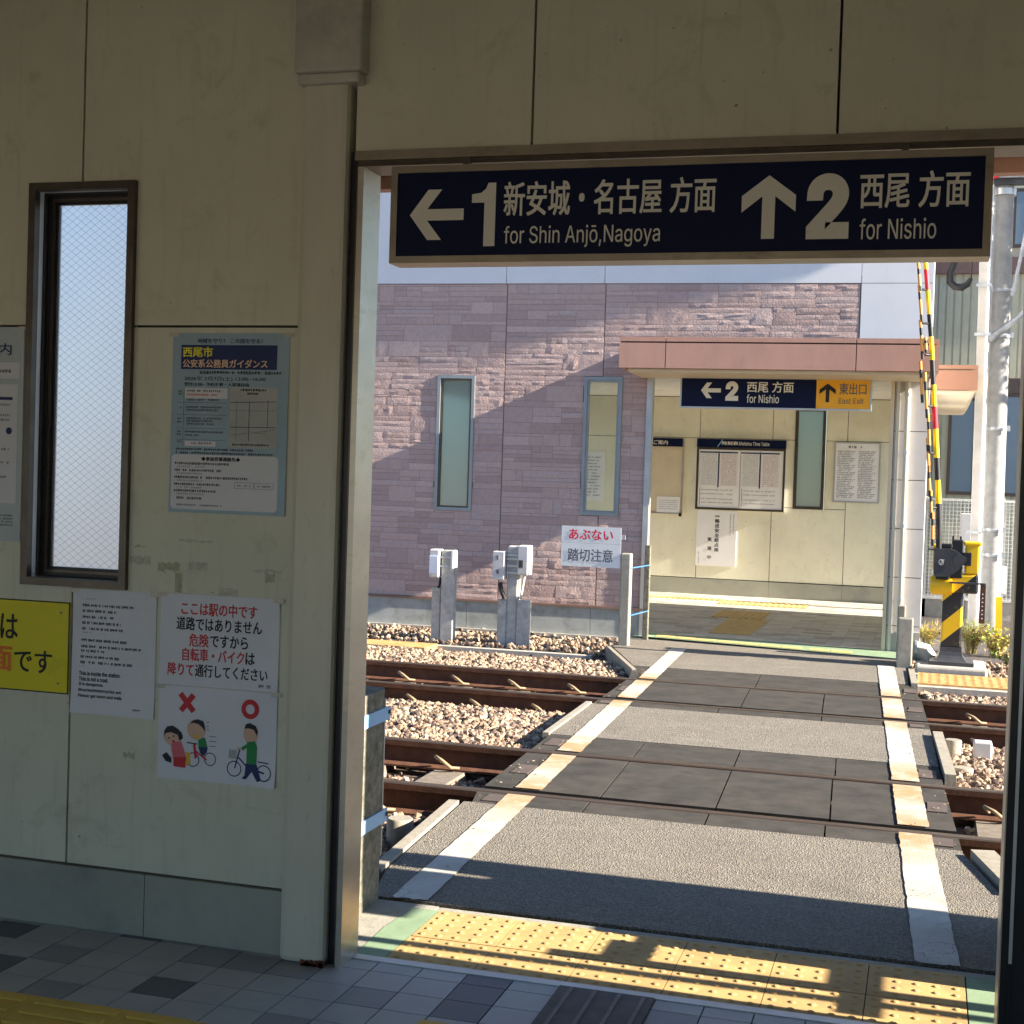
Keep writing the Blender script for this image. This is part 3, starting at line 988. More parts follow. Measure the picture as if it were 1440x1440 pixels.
put_text(mb, "for Shin Anjō,Nagoya", .396, .862, 2.240, 2.305, yy, letter_m, .004)
arrow_up(mb, 1.092, 1.242, 2.256, 2.433, yy, letter_m, .036)
put_text(mb, "2", 1.272, 1.388, 2.253, 2.434, yy, letter_m, .05)
put_text(mb, "西尾 方面", 1.416, 1.703, 2.336, 2.433, yy, letter_m, .016)
put_text(mb, "for Nishio", 1.418, 1.620, 2.250, 2.307, yy, letter_m, .004)
mb.build("lettering", sg)

# notices on the near wall -------------------------------------------------
PY = WY - .0015
tape_m = M("clear_tape", (.52, .50, .42), .2, var=.08)
def notice(name, label, cat, x0, x1, z0, z1, mat, t=.0012, curl=(.004, .002, .001, .003), flat=False):
    o = thing(name, label, cat, (x0, PY, z0), group=None)
    if t > .003:
        MB().box(x0, x1, PY - t, PY, z0, z1, mat).build("board", o)
        return o
    ph = random.uniform(0, 6)
    def warp(x, z):
        u, v = (x - x0) / (x1 - x0), (z - z0) / (z1 - z0)
        if flat:
            return (1 - v) * .004
        k = .0009 * (1 + math.sin(ph + 7 * u + 3 * v)) + .0007 * (1 + math.sin(ph * 2 + 11 * v - 4 * u))
        for (cu_, cv_), a_ in zip(((0, 0), (1, 0), (0, 1), (1, 1)), curl):
            d = math.hypot((u - cu_) * (x1 - x0), (v - cv_) * (z1 - z0))
            k += a_ * 2 * max(0, 1 - d / .09) ** 2
        return k
    WARP[o.name] = warp
    mb = MB()
    rect(mb, x0, x1, z0, z1, PY - t, mat)
    n = 14
    for (a_, b_) in (((x0, z0), (x1, z0)), ((x1, z0), (x1, z1)), ((x1, z1), (x0, z1)), ((x0, z1), (x0, z0))):
        for k in range(n):
            p = [a_[q] + (b_[q] - a_[q]) * k / n for q in (0, 1)]; r_ = [a_[q] + (b_[q] - a_[q]) * (k + 1) / n for q in (0, 1)]
            mb.add([(p[0], PY, p[1]), (r_[0], PY, r_[1]), (r_[0], PY - t, r_[1]), (p[0], PY - t, p[1])], [(0, 1, 2, 3)], mat)
    mb.build("paper", o)
    for (cx, cz, sx) in ((x0, z1, 1), (x1, z1, -1)):
        m_ = MB()
        xa, xb = sorted((cx - sx * .014, cx + sx * .022))
        rect(m_, xa, xb, cz - .012, cz + .002, PY - t - .0016, tape_m)
        m_.build("tape", o)
    return o
o = notice("guide_poster", "pale blue guidance poster cut by the left edge, beside the slit window", "poster", -1.75, -1.335, 1.29, 2.02, pale_blue_paper)
y = PY - .0022
mb = MB()
rect(mb, -1.72, -1.352, 1.845, 1.90, y, paper_m)
rect(mb, -1.72, -1.356, 1.42, 1.825, y, paper_m)
mb.build("panel_area", o)
mb = MB(); y -= .001
put_text(mb, "ご案内", -1.56, -1.385, 1.925, 1.965, y, navy_ink, .01)
rect(mb, -1.70, -1.375, 1.772, 1.782, y, navy_ink)
scribble(mb, -1.55, -1.385, 1.865, .010, y, ink_m, .3, 1)
scribble(mb, -1.55, -1.385, 1.752, .007, y, dim_ink, .3, 2)
for i, z in enumerate((1.716, 1.70, 1.60, 1.555, 1.505)):
    scribble(mb, -1.60, -1.385, z, .008, y, dim_ink, .3, 3 + i)
disc(mb, -1.388, 1.667, .012, .012, y, navy_ink)
for i in range(4):
    scribble(mb, -1.5, -1.365, 1.375 - i * .011, .006, y, dim_ink, .3, 10 + i)
mb.build("printing", o)

o = notice("event_poster", "blue poster with a navy title band pinned beside the pilaster", "poster", -.771, -.353, 1.415, 2.002, blue_paper, flat=True)
y = PY - .0022
BX, BZ, BW, BH = -.771, 2.002, .418, .587
def bx(u): return BX + (u - 85) / (945 - 85) * BW
def bz(v): return BZ - (v - 75) / (1395 - 75) * BH
mb = MB()
rect(mb, bx(150), bx(858), bz(340), bz(162), y, navy_ink)
rrect(mb, bx(523), bx(873), bz(912), bz(468), y, .012, grey_paper)
rrect(mb, bx(100), bx(890), bz(1370), bz(968), y, .014, paper_m)
rect(mb, bx(185), bx(503), bz(555), bz(478), y, paper_m)
rect(mb, bx(195), bx(425), bz(905), bz(868), y, paper_m)
mb.build("panel_area", o)
mb = MB(); y -= .001
put_text(mb, "地域を守り！ この国を守る！", bx(270), bx(750), bz(150), bz(115), y, navy_ink, .01)
put_text(mb, "西尾市", bx(165), bx(385), bz(250), bz(178), y, yellow_ink, .03)
put_text(mb, "公安系公務員ガイダンス", bx(165), bx(790), bz(328), bz(268), y, peach_ink, .02)
scribble(mb, bx(292), bx(890), bz(374), .0095, y, ink_m, .25, 20)
put_text(mb, "2026年 2月7日(土) 13:00~16:00", bx(180), bx(780), bz(428), bz(392), y, ink_m, .0)
put_text(mb, "受付12:30~ 予約不要・入退場自由", bx(180), bx(660), bz(464), bz(438), y, ink_m, .01)
for i, (u0, u1, v) in enumerate(((205, 470, 506), (205, 430, 535), (205, 440, 572), (200, 470, 626), (205, 440, 648), (205, 470, 708), (205, 400, 728), (205, 410, 750), (195, 480, 808), (195, 300, 832), (245, 400, 890))):
    scribble(mb, bx(u0), bx(u1), bz(v), .0065, y, orange_ink if i == 1 else dim_ink, .3, 30 + i)
for v in (585, 675, 775, 858):
    rect(mb, bx(125), bx(500), bz(v) - .0005, bz(v) + .0005, y, dim_ink)
rect(mb, bx(180) - .0005, bx(180) + .0005, bz(908), bz(480), y, dim_ink)
for i, v in enumerate((510, 530, 632, 712, 735, 806, 828, 880)):
    scribble(mb, bx(135), bx(165), bz(v), .006, y, dim_ink, .3, 50 + i)
scribble(mb, bx(600), bx(785), bz(497), .008, y, ink_m, .25, 60)
scribble(mb, bx(650), bx(735), bz(522), .007, y, ink_m, .25, 61)
for i, (a_, b_, c_, d_) in enumerate(((530, 580, 860, 570), (668, 570, 668, 860), (803, 560, 803, 760), (530, 760, 860, 757), (530, 820, 860, 775), (530, 640, 860, 636), (575, 560, 575, 860), (710, 800, 800, 800))):
    line(mb, bx(a_), bz(b_), bx(c_), bz(d_), .0022 if i < 4 else .001, y, dim_ink)
scribble(mb, bx(550), bx(815), bz(893), .006, y, ink_m, .25, 62)
scribble(mb, bx(130), bx(705), bz(935), .0065, y, ink_m, .3, 63)
scribble(mb, bx(130), bx(850), bz(962), .0065, y, ink_m, .3, 64)
put_text(mb, "◆参加官署連絡先◆", bx(325), bx(612), bz(1012), bz(982), y, ink_m, .03)
for i, (u1, v, sub) in enumerate(((530, 1042, 350), (475, 1092, 335), (690, 1144, 335), (470, 1195, 330), (440, 1243, 350))):
    scribble(mb, bx(125), bx(u1), bz(v), .0075, y, ink_m, .22, 70 + i)
    scribble(mb, bx(145), bx(sub), bz(v + 22), .006, y, pale_ink, .3, 80 + i)
scribble(mb, bx(145), bx(335), bz(1298), .008, y, ink_m, .2, 90)
scribble(mb, bx(145), bx(490), bz(1345), .0055, y, dim_ink, .3, 91)
for u in (578, 722):
    for (a_, b_, c_, d_) in ((u, 1162, u + 138, 1162), (u, 1206, u + 138, 1206), (u, 1162, u, 1206), (u + 138, 1162, u + 138, 1206)):
        line(mb, bx(a_), bz(b_), bx(c_), bz(d_), .001, y, dim_ink)
    scribble(mb, bx(u + 20), bx(u + 118), bz(1192), .006, y, dim_ink, .25, 92 + u)
mb.build("printing", o)

o = notice("language_notice", "plain white sheet of small black English text under the slit window", "notice", -1.122, -.806, .724, 1.143, paper_m)
y = PY - .0022
mb = MB()
def ex(u): return -1.122 + (u - 660) / (1400 - 660) * .316
def ez(v): return 1.143 - (v - 50) / (1170 - 50) * .42
rows = [(748, 1200, 192), (748, 1050, 243), (748, 1025, 297), (745, 1090, 350), (745, 1110, 402), (740, 1150, 505), (740, 1275, 562), (740, 950, 602), (738, 1085, 655), (738, 1200, 705)]
for i, (a_, b_, v) in enumerate(rows):
    v -= (a_ - 660) * .01
    x = ex(a_)
    rr = random.Random(i)
    while x < ex(b_):
        w = rr.uniform(.008, .03)
        scribble(mb, x, min(ex(b_), x + w), ez(v + 14), .0085, y, ink_m, .05, i * 40 + int(x * 1000))
        x += w + .005
for i, (u0, u1, v, t_) in enumerate(((730, 1100, 808, "This is inside the station."), (730, 990, 858, "This is not a road."), (730, 948, 908, "It is dangerous."), (728, 1108, 960, "Bicycles/motorcycles are"), (726, 1120, 1012, "Please get down and walk."))):
    put_text(mb, t_, ex(u0), ex(u1), ez(v + 16), ez(v - 20), y, ink_m, .03)
for u0, u1, v in ((748, 860, 140), (750, 830, 445), (733, 770, 745)):
    scribble(mb, ex(u0), ex(u1), ez(v), .004, y, pale_ink, .2, v)
scribble(mb, ex(1215), ex(1285), ez(1108), .006, y, dim_ink, .15, 5)
mb.build("printing", o)

o = notice("walk_notice", "white sheet of red and black Japanese lettering above the bicycle picture", "notice", -.790, -.360, .846, 1.147, paper_m)
y = PY - .0022
mb = MB()
put_text(mb, "ここは駅の中です", -.714, -.440, 1.079, 1.121, y, red_ink, .02)
put_text(mb, "道路ではありません", -.730, -.422, 1.029, 1.072, y, ink_m, .02)
put_text(mb, "危険", -.682, -.612, .976, 1.018, y, red_ink, .02)
put_text(mb, "ですから", -.606, -.470, .978, 1.018, y, ink_m, .02)
put_text(mb, "自転車・バイク", -.706, -.482, .928, .970, y, red_ink, .02)
put_text(mb, "は", -.476, -.444, .930, .968, y, ink_m, .02)
put_text(mb, "降りて", -.757, -.664, .878, .919, y, red_ink, .02)
put_text(mb, "通行してください", -.658, -.397, .878, .919, y, ink_m, .02)
scribble(mb, -.428, -.384, .858, .010, y, dim_ink, .1, 7)
mb.build("printing", o)

o = notice("bicycle_notice", "white sheet with a red cross, a red ring and people with bicycles", "notice", -.788, -.360, .535, .843, paper_m, curl=(.002, .006, 0, 0))
y = PY - .0022
mb = MB()
def qx(u): return -.788 + (u - 95) / (1290 - 95) * .428
def qz(v): return .843 - (v - 45 - (u_ - 95) * .042) / 945 * .308
u_ = 400
def Z(v): return .843 - (v - 60) / 945 * .312
line(mb, qx(315), Z(135), qx(455), Z(305), .019, y, red_ink)
line(mb, qx(450), Z(140), qx(325), Z(305), .019, y - .0003, red_ink)
mb.build("red_cross", o)
mb = MB()
disc(mb, qx(1025), Z(235), .032, .032, y, red_ink, 32, .5)
mb.build("red_ring", o)
mb = MB()
def wheel(cx, cz, r, mat):
    disc(mb, cx, cz, r, r, y, mat, 28, .86)
# woman stepping aside
yb = y
disc(mb, qx(240), Z(565), .031, .032, y, skin_ink)
poly(mb, [(qx(155), Z(575)), (qx(160), Z(520)), (qx(190), Z(475)), (qx(245), Z(462)), (qx(300), Z(490)), (qx(340), Z(525)), (qx(355), Z(580)), (qx(320), Z(610)), (qx(300), Z(550)), (qx(230), Z(530)), (qx(175), Z(545))], y - .0004, ink_m)
poly(mb, [(qx(235), Z(640)), (qx(335), Z(610)), (qx(375), Z(720)), (qx(390), Z(790)), (qx(255), Z(790)), (qx(235), Z(700))], y - .0003, pink_ink)
poly(mb, [(qx(258), Z(780)), (qx(390), Z(765)), (qx(385), Z(875)), (qx(262), Z(870))], y - .0005, red_ink)
poly(mb, [(qx(385), Z(715)), (qx(430), Z(720)), (qx(435), Z(830)), (qx(390), Z(855))], y - .0002, tan_ink)
poly(mb, [(qx(140), Z(770)), (qx(185), Z(735)), (qx(240), Z(790)), (qx(240), Z(840)), (qx(180), Z(825))], y - .0006, ink_m)
for u, v in ((210, 590), (258, 568)):
    disc(mb, qx(u), Z(v), .003, .003, y - .0008, ink_m)
disc(mb, qx(258), Z(620), .006, .004, y - .0008, red_ink)
# rider
wheel(qx(460), Z(785), .024, navy_ink)
wheel(qx(635), Z(765), .022, navy_ink)
disc(mb, qx(490), Z(480), .034, .034, y - .0004, skin_ink)
poly(mb, [(qx(425), Z(430)), (qx(450), Z(395)), (qx(500), Z(377)), (qx(560), Z(392)), (qx(578), Z(450)), (qx(575), Z(495)), (qx(550), Z(455)), (qx(510), Z(425)), (qx(460), Z(415))], y - .0006, ink_m)
poly(mb, [(qx(505), Z(560)), (qx(580), Z(555)), (qx(608), Z(655)), (qx(515), Z(655))], y - .0003, green_ink)
poly(mb, [(qx(510), Z(650)), (qx(610), Z(650)), (qx(600), Z(700)), (qx(565), Z(740)), (qx(535), Z(715))], y - .0005, navy_ink)
line(mb, qx(470), Z(630), qx(490), Z(770), .009, y - .0007, red_ink)
line(mb, qx(490), Z(700), qx(600), Z(775), .006, y - .0007, red_ink)
line(mb, qx(395), Z(618), qx(500), Z(625), .004, y - .0008, ink_m)
disc(mb, qx(490), Z(548), .009, .007, y - .0008, tan_ink)
for i in range(3):
    line(mb, qx(622), Z(540 + i * 48), qx(690), Z(537 + i * 48), .0022, y, dim_ink)
    line(mb, qx(595), Z(405 + i * 35), qx(615), Z(400 + i * 38), .003, y, dim_ink)
mb.build("illustration", o)
mb = MB()
# walking man
wheel(qx(880), Z(835), .026, navy_ink)
wheel(qx(1175), Z(855), .027, navy_ink)
disc(mb, qx(1035), Z(480), .026, .032, y - .0004, skin_ink)
poly(mb, [(qx(970), Z(430)), (qx(985), Z(385)), (qx(1025), Z(370)), (qx(1085), Z(395)), (qx(1108), Z(450)), (qx(1095), Z(490)), (qx(1065), Z(435)), (qx(1020), Z(425))], y - .0006, ink_m)
poly(mb, [(qx(1000), Z(560)), (qx(1080), Z(548)), (qx(1102), Z(600)), (qx(1100), Z(775)), (qx(1000), Z(775))], y - .0005, green_ink)
line(mb, qx(1015), Z(590), qx(950), Z(635), .012, y - .0006, green_ink)
line(mb, qx(900), Z(630), qx(955), Z(630), .006, y - .0006, skin_ink)
poly(mb, [(qx(995), Z(770)), (qx(1102), Z(770)), (qx(1150), Z(930)), (qx(1110), Z(945)), (qx(1055), Z(850)), (qx(1000), Z(930)), (qx(955), Z(925)), (qx(985), Z(890))], y - .0003, navy_ink)
line(mb, qx(930), Z(640), qx(885), Z(830), .005, y - .0001, navy_ink)
line(mb, qx(920), Z(720), qx(1000), Z(800), .005, y - .0001, navy_ink)
line(mb, qx(1110), Z(745), qx(1220), Z(755), .004, y - .0001, navy_ink)
line(mb, qx(1080), Z(830), qx(1180), Z(855), .006, y - .0001, navy_ink)
rect(mb, qx(822), qx(902), Z(735), Z(650), y - .0002, pale_ink)
mb.build("illustration", o)

o = notice("yellow_sign", "yellow sign board with black lettering cut by the left edge", "sign", -1.72, -1.133, .783, 1.094, yellow_sign_m, .004)
y = PY - .0055
mb = MB()
frame(mb, -1.72, -1.133, .783, 1.094, .004, PY - .0052, PY - .0042, ink_m)
put_text(mb, "は", -1.402, -1.335, .958, 1.042, y, ink_m, .012)
put_text(mb, "方", -1.53, -1.45, .85, .93, y, orange_ink, .03)
put_text(mb, "面", -1.440, -1.357, .848, .929, y, orange_ink, .03)
put_text(mb, "です", -1.345, -1.198, .848, .924, y, ink_m, .012)
for x_, z_ in ((-1.166, 1.058), (-1.172, .818)):
    disc(mb, x_, z_, .004, .004, y - .0003, dim_ink, 12)
mb.build("lettering", o)

# fence post beside the doorway, with its pale blue bars
o = thing("fence_post", "short mossy concrete post with two pale blue bars beside the doorway", "fence post", (-.31, -.04, 0))
mb = MB()
mb.prism([(-.37, -.165), (-.25, -.165), (-.25, .03), (-.268, .078), (-.37, .078)], 'z', -.2, .775, mossy_m)
mb.build("post", o)
mb = MB(); mb.prism([(-.2655, .03), (-.2475, .034), (-.262, .082), (-.28, .082)], 'z', .16, .735, pale_conc); mb.build("sunlit_chamfer", o)  # paler strip paints the sunlight along the post's edge
for z in (.66, .283):
    MB().box(-.2495, -.243, -.53, .078, z, z + .048, blue_band_m).build("blue_bar", o)
    MB().tube([(-.243, .066, z + .028), (-.238, .066, z + .028)], .008, bronze_dk, 10).build("bolt", o)

# ------------------------------------------------------------------ unseen blocks and bars added outside the frame to shade the doorway
o = thing("doorway_shade_block", "unseen grey concrete blocks added right of the crossing to shade the doorway", "shade block", kind="structure")  # added shadow caster, heights stepped to shape the shade at the door
mb = MB()
mb.box(2.08, 7, .0, .345, -.2, 1.32, concrete_m)
mb.box(2.08, 2.6, -.22, .005, 1.22, 2.1, concrete_m)
mb.box(2.08, 7, .345, .40, -.2, .93, concrete_m)
mb.box(2.08, 7, .40, .588, -.2, 1.32, concrete_m)
mb.box(2.08, 7, -.07, .0, -.2, .69, concrete_m)
mb.box(2.08, 7, -.135, -.07, -.2, .62, concrete_m)
mb.build("shade_slabs", o)
o = thing("doorway_shade_bars", "unseen grey steel bars added beside the blocks to shade the paving", "shade bars", (3, -.35, 0))  # added lattice, laid out to draw the shadow bars on the tactile tiles
mb = MB()
mb.box(2.05, 4.6, -.372, -.302, .68, .72, galv_m)
mb.box(2.22, 2.305, -.302, -.136, .68, .72, galv_m)
mb.box(2.95, 3.045, -.302, -.136, .68, .72, galv_m)
mb.box(2.99, 3.05, -.545, -.372, .68, .72, galv_m)
mb.box(4.5, 4.56, -.36, -.31, -.2, .68, galv_m)
mb.build("bar_frame", o)
mb = MB(); mb.tube([(2.04, -.458, 1.0), (5.2, -.458, 1.0)], .027, galv_m, 12); mb.tube([(5.1, -.458, 1.0), (5.1, -.458, -.2)], .027, galv_m, 12); mb.build("shade_pipe", o)

# ------------------------------------------------------------------ far station building
PHI = R(2.1)
FY = 9.25
far = thing("station_building", "far station building with split stone wall, white upper band and open entrance", "building", (0, FY, 0), PHI)
# split-stone siding as real relief
def stone_wall(x0, x1, z0, z1, joints, holes):
    mb = MB()
    rr = random.Random(3)
    cols = [x0] + joints + [x1]
    for ci in range(len(cols) - 1):
        a0, a1 = cols[ci] + .004, cols[ci + 1] - .004
        z = z0
        while z < z1 - .012:
            band = rr.choice((.16, .125, .17, .11, .06))
            band = min(band, z1 - z)
            x = a0
            while x < a1 - .001:
                w = rr.choice((.3, .42, .52, .6, .22))
                xe = a1 if a1 - (x + w) < .12 else x + w
                n = rr.choice((1, 2, 3, 3, 3)) if band > .12 else (rr.choice((1, 2, 2)) if band > .1 else 1)
                cuts = [0] + sorted(rr.uniform(.25, .75) if n == 2 else (k + rr.uniform(-.15, .15)) / n for k in range(1, n)) + [1]
                for q in range(n):
                    zb, zt = z + band * cuts[q], z + band * cuts[q + 1]
                    sub = [x, xe]
                    if rr.random() < .45 and xe - x > .2:
                        sub = [x, x + (xe - x) * rr.uniform(.35, .65), xe]
                    for s0, s1 in zip(sub, sub[1:]):
                        put_stone(mb, rr, s0, s1, zb, zt, holes)
                x = xe
            z += band
    return mb
def put_stone(mb, rr, x0, x1, z0, z1, holes):
    for (h0, h1, k0, k1) in holes:
        if x1 > h0 and x0 < h1 and z1 > k0 and z0 < k1:
            # trim the stone at an opening
            if x0 < h0 - .02: put_stone(mb, rr, x0, h0, z0, z1, holes)
            if x1 > h1 + .02: put_stone(mb, rr, h1, x1, z0, z1, holes)
            c0, c1 = max(x0, h0), min(x1, h1)
            if c1 - c0 > .01:
                if z0 < k0 - .012: put_stone(mb, rr, c0, c1, z0, k0, holes)
                if z1 > k1 + .012: put_stone(mb, rr, c0, c1, k1, z1, holes)
            return
    g = .0013
    x0 += g; x1 -= g; z0 += g; z1 -= g
    if x1 - x0 < .006 or z1 - z0 < .006:
        return
    nx = max(2, min(7, int((x1 - x0) / .05)))
    nz = 2 if z1 - z0 < .06 else 3
    lvl = rr.uniform(.003, .0065)
    amp = rr.choice((.0006, .001, .0022, .0035))
    tx, tz = rr.uniform(-.002, .004), rr.uniform(-.002, .002)
    vs = []
    for j in range(nz + 1):
        for i in range(nx + 1):
            e = i in (0, nx) or j in (0, nz)
            d = lvl + tx * (i / nx - .5) + tz * (j / nz - .5) + rr.uniform(-amp, amp)
            if e: d = min(d, lvl) * .65
            jx = 0 if i in (0, nx) else rr.uniform(-.2, .2) * (x1 - x0) / nx
            jz = 0 if j in (0, nz) else rr.uniform(-.2, .2) * (z1 - z0) / nz
            vs.append((x0 + (x1 - x0) * i / nx + jx, FY - max(.0008, d), z0 + (z1 - z0) * j / nz + jz))
    fs = [(j * (nx + 1) + i, j * (nx + 1) + i + 1, (j + 1) * (nx + 1) + i + 1, (j + 1) * (nx + 1) + i) for j in range(nz) for i in range(nx)]
    # side skirts
    b = [k for k in range(nx + 1)] + [j * (nx + 1) + nx for j in range(1, nz + 1)] + [nz * (nx + 1) + i for i in range(nx - 1, -1, -1)] + [j * (nx + 1) for j in range(nz - 1, 0, -1)]
    n0 = len(vs)
    vs += [(vs[k][0], FY, vs[k][2]) for k in b]
    m_ = len(b)
    fs += [(b[i], n0 + i, n0 + (i + 1) % m_, b[(i + 1) % m_]) for i in range(m_)]
    mb.add(vs, fs, stone_m)
joint_m = M("stone_joint", (.20, .13, .12), .9)
W1 = (-3.288, -2.888, 1.19, 2.585)
W2 = (-1.742, -1.352, 1.195, 2.59)
ENT = (-1.05, 1.285, -.1, 2.64)
stone_wall(-6.2, .93, .285, 3.52, [-4.1, -2.575, -1.555], [W1, W2, ENT]).build("stone_siding", far)
mb = MB()   # backing wall with the openings left open
for (x0, x1, z0, z1) in ((-6.2, W1[0], 0, 3.6), (W1[1], W2[0], 0, 3.6), (W2[1], ENT[0], 0, 3.6), (W1[0], W1[1], 0, W1[2]), (W1[0], W1[1], W1[3], 3.6), (W2[0], W2[1], 0, W2[2]), (W2[0], W2[1], W2[3], 3.6), (ENT[0], ENT[1], 2.64, 3.6), (ENT[1], 1.6, 0, 3.6)):
    mb.box(x0, x1, FY + .001, FY + .12, z0, z1, joint_m)
mb.build("wall_core", far)
mb = MB()
cuts = [-6.2, -4.1, -2.59, -1.57, .935, 1.60]
for i in range(5):
    mb.box(cuts[i] + .003, cuts[i + 1] - .003, FY - .006, FY + .1, 3.528, 5.6, white_panel)
mb.box(.938, 1.597, FY - .006, FY + .0005, 2.92, 3.522, white_panel)
mb.build("white_panel", far)
mb = MB()
mb.box(1.502, 1.6, FY + .2, 13.05, -.1, 5.6, white_panel)
mb.box(1.502, 1.6, 13.05, 14.93, 2.35, 5.6, white_panel)
mb.box(1.502, 1.6, 14.93, FY + 6.2, -.1, 5.6, white_panel)
mb.box(-6.2, 1.5, FY + 5.9, FY + 6.2, 3, 5.6, white_panel)
mb.build("side_wall", far, turn=-PHI)
mb = MB()
mb.box(-6.2, -1.07, FY - .03, FY - .0005, .262, .284, brown_trim)
mb.build("base_trim", far)
mb = MB()
for i, (x0, x1) in enumerate(((-6.2, -4.6), (-4.6, -2.9), (-2.9, -1.6), (-1.6, -1.075))):
    mb.box(x0 + .002, x1 - .002, FY - .012, FY, -.25, .261, base_conc)
mb.box(-6.2, -1.075, FY - .05, FY - .013, -.25, -.015, pale_conc)
mb.build("base", far)
def far_window(w, glass, nm):
    mb = MB()
    frame(mb, w[0], w[1], w[2], w[3], .032, FY - .016, FY + .05, win_grey)
    f_ = mb.build("window_frame", far)
    mb = MB()
    frame(mb, w[0] + .032, w[1] - .032, w[2] + .032, w[3] - .032, .02, FY + .0, FY + .04, bronze_m if glass is teal_glass else win_grey)
    mb.build("sash", f_)
    MB().box(w[0] + .053, w[1] - .053, FY + .02, FY + .026, w[2] + .053, w[3] - .053, glass).build("pane", f_)
far_window(W1, teal_glass, "w")
far_window(W2, clear_glass, "w")
# entrance trim, pier and pipe
mb = MB()
mb.box(-1.10, -1.045, FY - .03, FY + .12, 0, 2.64, alu_m)
mb.build("entrance_jamb", far)
mb = MB()
mb.box(1.25, 1.285, FY - .02, FY + .12, 0, 2.64, soffit_m)
mb.build("entrance_jamb", far)
mb = MB()
mb.box(1.305, 1.335, FY - .03, FY + .0, 0, 2.64, pil_m)
mb.build("entrance_jamb", far)
mb = MB()
for z0, z1 in ((-.1, .252), (.254, .718), (.72, 1.184), (1.186, 1.65), (1.652, 2.116), (2.118, 2.64)):
    mb.box(1.29, 1.598, FY - .008, FY, z0, z1 - .006, white_tile)
mb.box(1.40, 1.60, FY - .05, FY - .009, -.1, .2, pale_conc)
mb.build("white_pier", far)
mb = MB()
mb.tube([(1.405, FY - .045, 2.63), (1.41, FY - .045, .1)], .027, pil_m, 12)
for z in (.5, 1.2, 1.9, 2.45):
    mb.tube([(1.407, FY - .045, z), (1.407, FY - .045, z + .03)], .032, alu_m, 12)
mb.build("downpipe", far)
# entrance canopy
CY = 8.33
mb = MB()
cx = [-1.235, -.80, .925, 1.642]
for i in range(3):
    mb.box(cx[i] + (.004 if i else 0), cx[i + 1] - (.004 if i < 2 else 0), CY, CY + .05, 2.615, 2.848, fascia_m)
    mb.box(cx[i] + (.004 if i else 0), cx[i + 1] - (.004 if i < 2 else 0), CY, CY + .05, 2.862, 2.905, fascia_m)
mb.box(-1.235, -1.185, CY + .052, FY - .01, 2.615, 2.905, fascia_m)
mb.box(1.592, 1.642, CY + .052, FY - .01, 2.615, 2.905, fascia_m)
mb.box(-1.18, 1.59, CY + .02, FY - .01, 2.64, 2.89, seam_m)
cano = mb.build("canopy_fascia", far)
mb = MB()
mb.box(-1.16, 1.57, CY + .07, FY - .011, 2.585, 2.614, soffit_m)
mb.build("canopy_soffit", far)
mb = MB()
sun_fascia = M("brown_terracotta", (.34, .17, .105), .5, var=.07, scale=4)
mb.box(1.602, 2.07, 10.55, 10.6, 2.60, 2.80, sun_fascia)
mb.box(1.602, 2.07, 10.55, 10.6, 2.815, 2.855, sun_fascia)
mb.box(1.602, 2.07, 10.602, 14.9, 2.62, 2.84, soffit_m)
mb.prism([(1.602, 2.595), (2.05, 2.595), (2.04, 2.57), (2.01, 2.555), (1.602, 2.555)], 'y', 10.58, 14.8, soffit_m)
mb.build("side_canopy", far, turn=-PHI)
# inside of the far hall
mb = MB()
BY = 15.0
for (x0, x1, z0, z1) in ((-3.8, -1.46, 2.18, 2.75), (-1.46, -.455, 2.18, 2.75), (-.455, -.15, 2.18, 2.75), (.26, .55, 2.18, 2.75), (.55, 1.25, 2.18, 2.75),
                         (-3.8, -1.455, .225, 2.18), (-1.455, -.438, .225, 2.18), (-.438, -.15, 1.25, 2.18), (-.438, .553, .225, 1.25), (.26, .553, 1.25, 2.18), (.553, 1.25, .225, 2.18)):
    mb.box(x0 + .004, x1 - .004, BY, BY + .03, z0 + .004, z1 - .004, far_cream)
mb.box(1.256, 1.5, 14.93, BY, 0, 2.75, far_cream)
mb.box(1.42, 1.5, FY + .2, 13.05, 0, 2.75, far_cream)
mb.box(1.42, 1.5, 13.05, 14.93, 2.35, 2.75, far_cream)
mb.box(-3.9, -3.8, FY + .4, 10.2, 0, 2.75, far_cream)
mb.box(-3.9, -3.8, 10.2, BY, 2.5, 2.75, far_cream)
mb.build("inner_wall", far, turn=-PHI)
mb = MB()
mb.box(-3.9, -.16, BY + .031, BY + .1, 0, 2.8, seam_m)
mb.box(.27, 1.5, BY + .031, BY + .1, 0, 2.8, seam_m)
mb.box(-.16, .27, BY + .031, BY + .1, 0, 1.24, seam_m)
mb.box(-3.8, -.438, BY - .015, BY, 0, .217, plinth_m)
mb.box(-.435, .55, BY - .015, BY, 0, .217, plinth_m)
mb.box(.553, 1.25, BY - .015, BY, 0, .217, plinth_m)
mb.build("inner_plinth", far, turn=-PHI)
mb = MB(); mb.box(-3.9, 1.5, FY + .2, BY, 2.755, 2.9, M("white_ceiling", (.80, .79, .74), .8)); mb.build("ceiling", far, turn=-PHI)
mb = MB()
frame(mb, -.15, .257, 1.24, 2.62, .04, BY - .02, BY + .04, bronze_m)
f_ = mb.build("window_frame", far, turn=-PHI)
MB().box(-.11, .217, BY + .01, BY + .02, 1.28, 2.58, teal_glass).build("pane", f_, turn=-PHI)
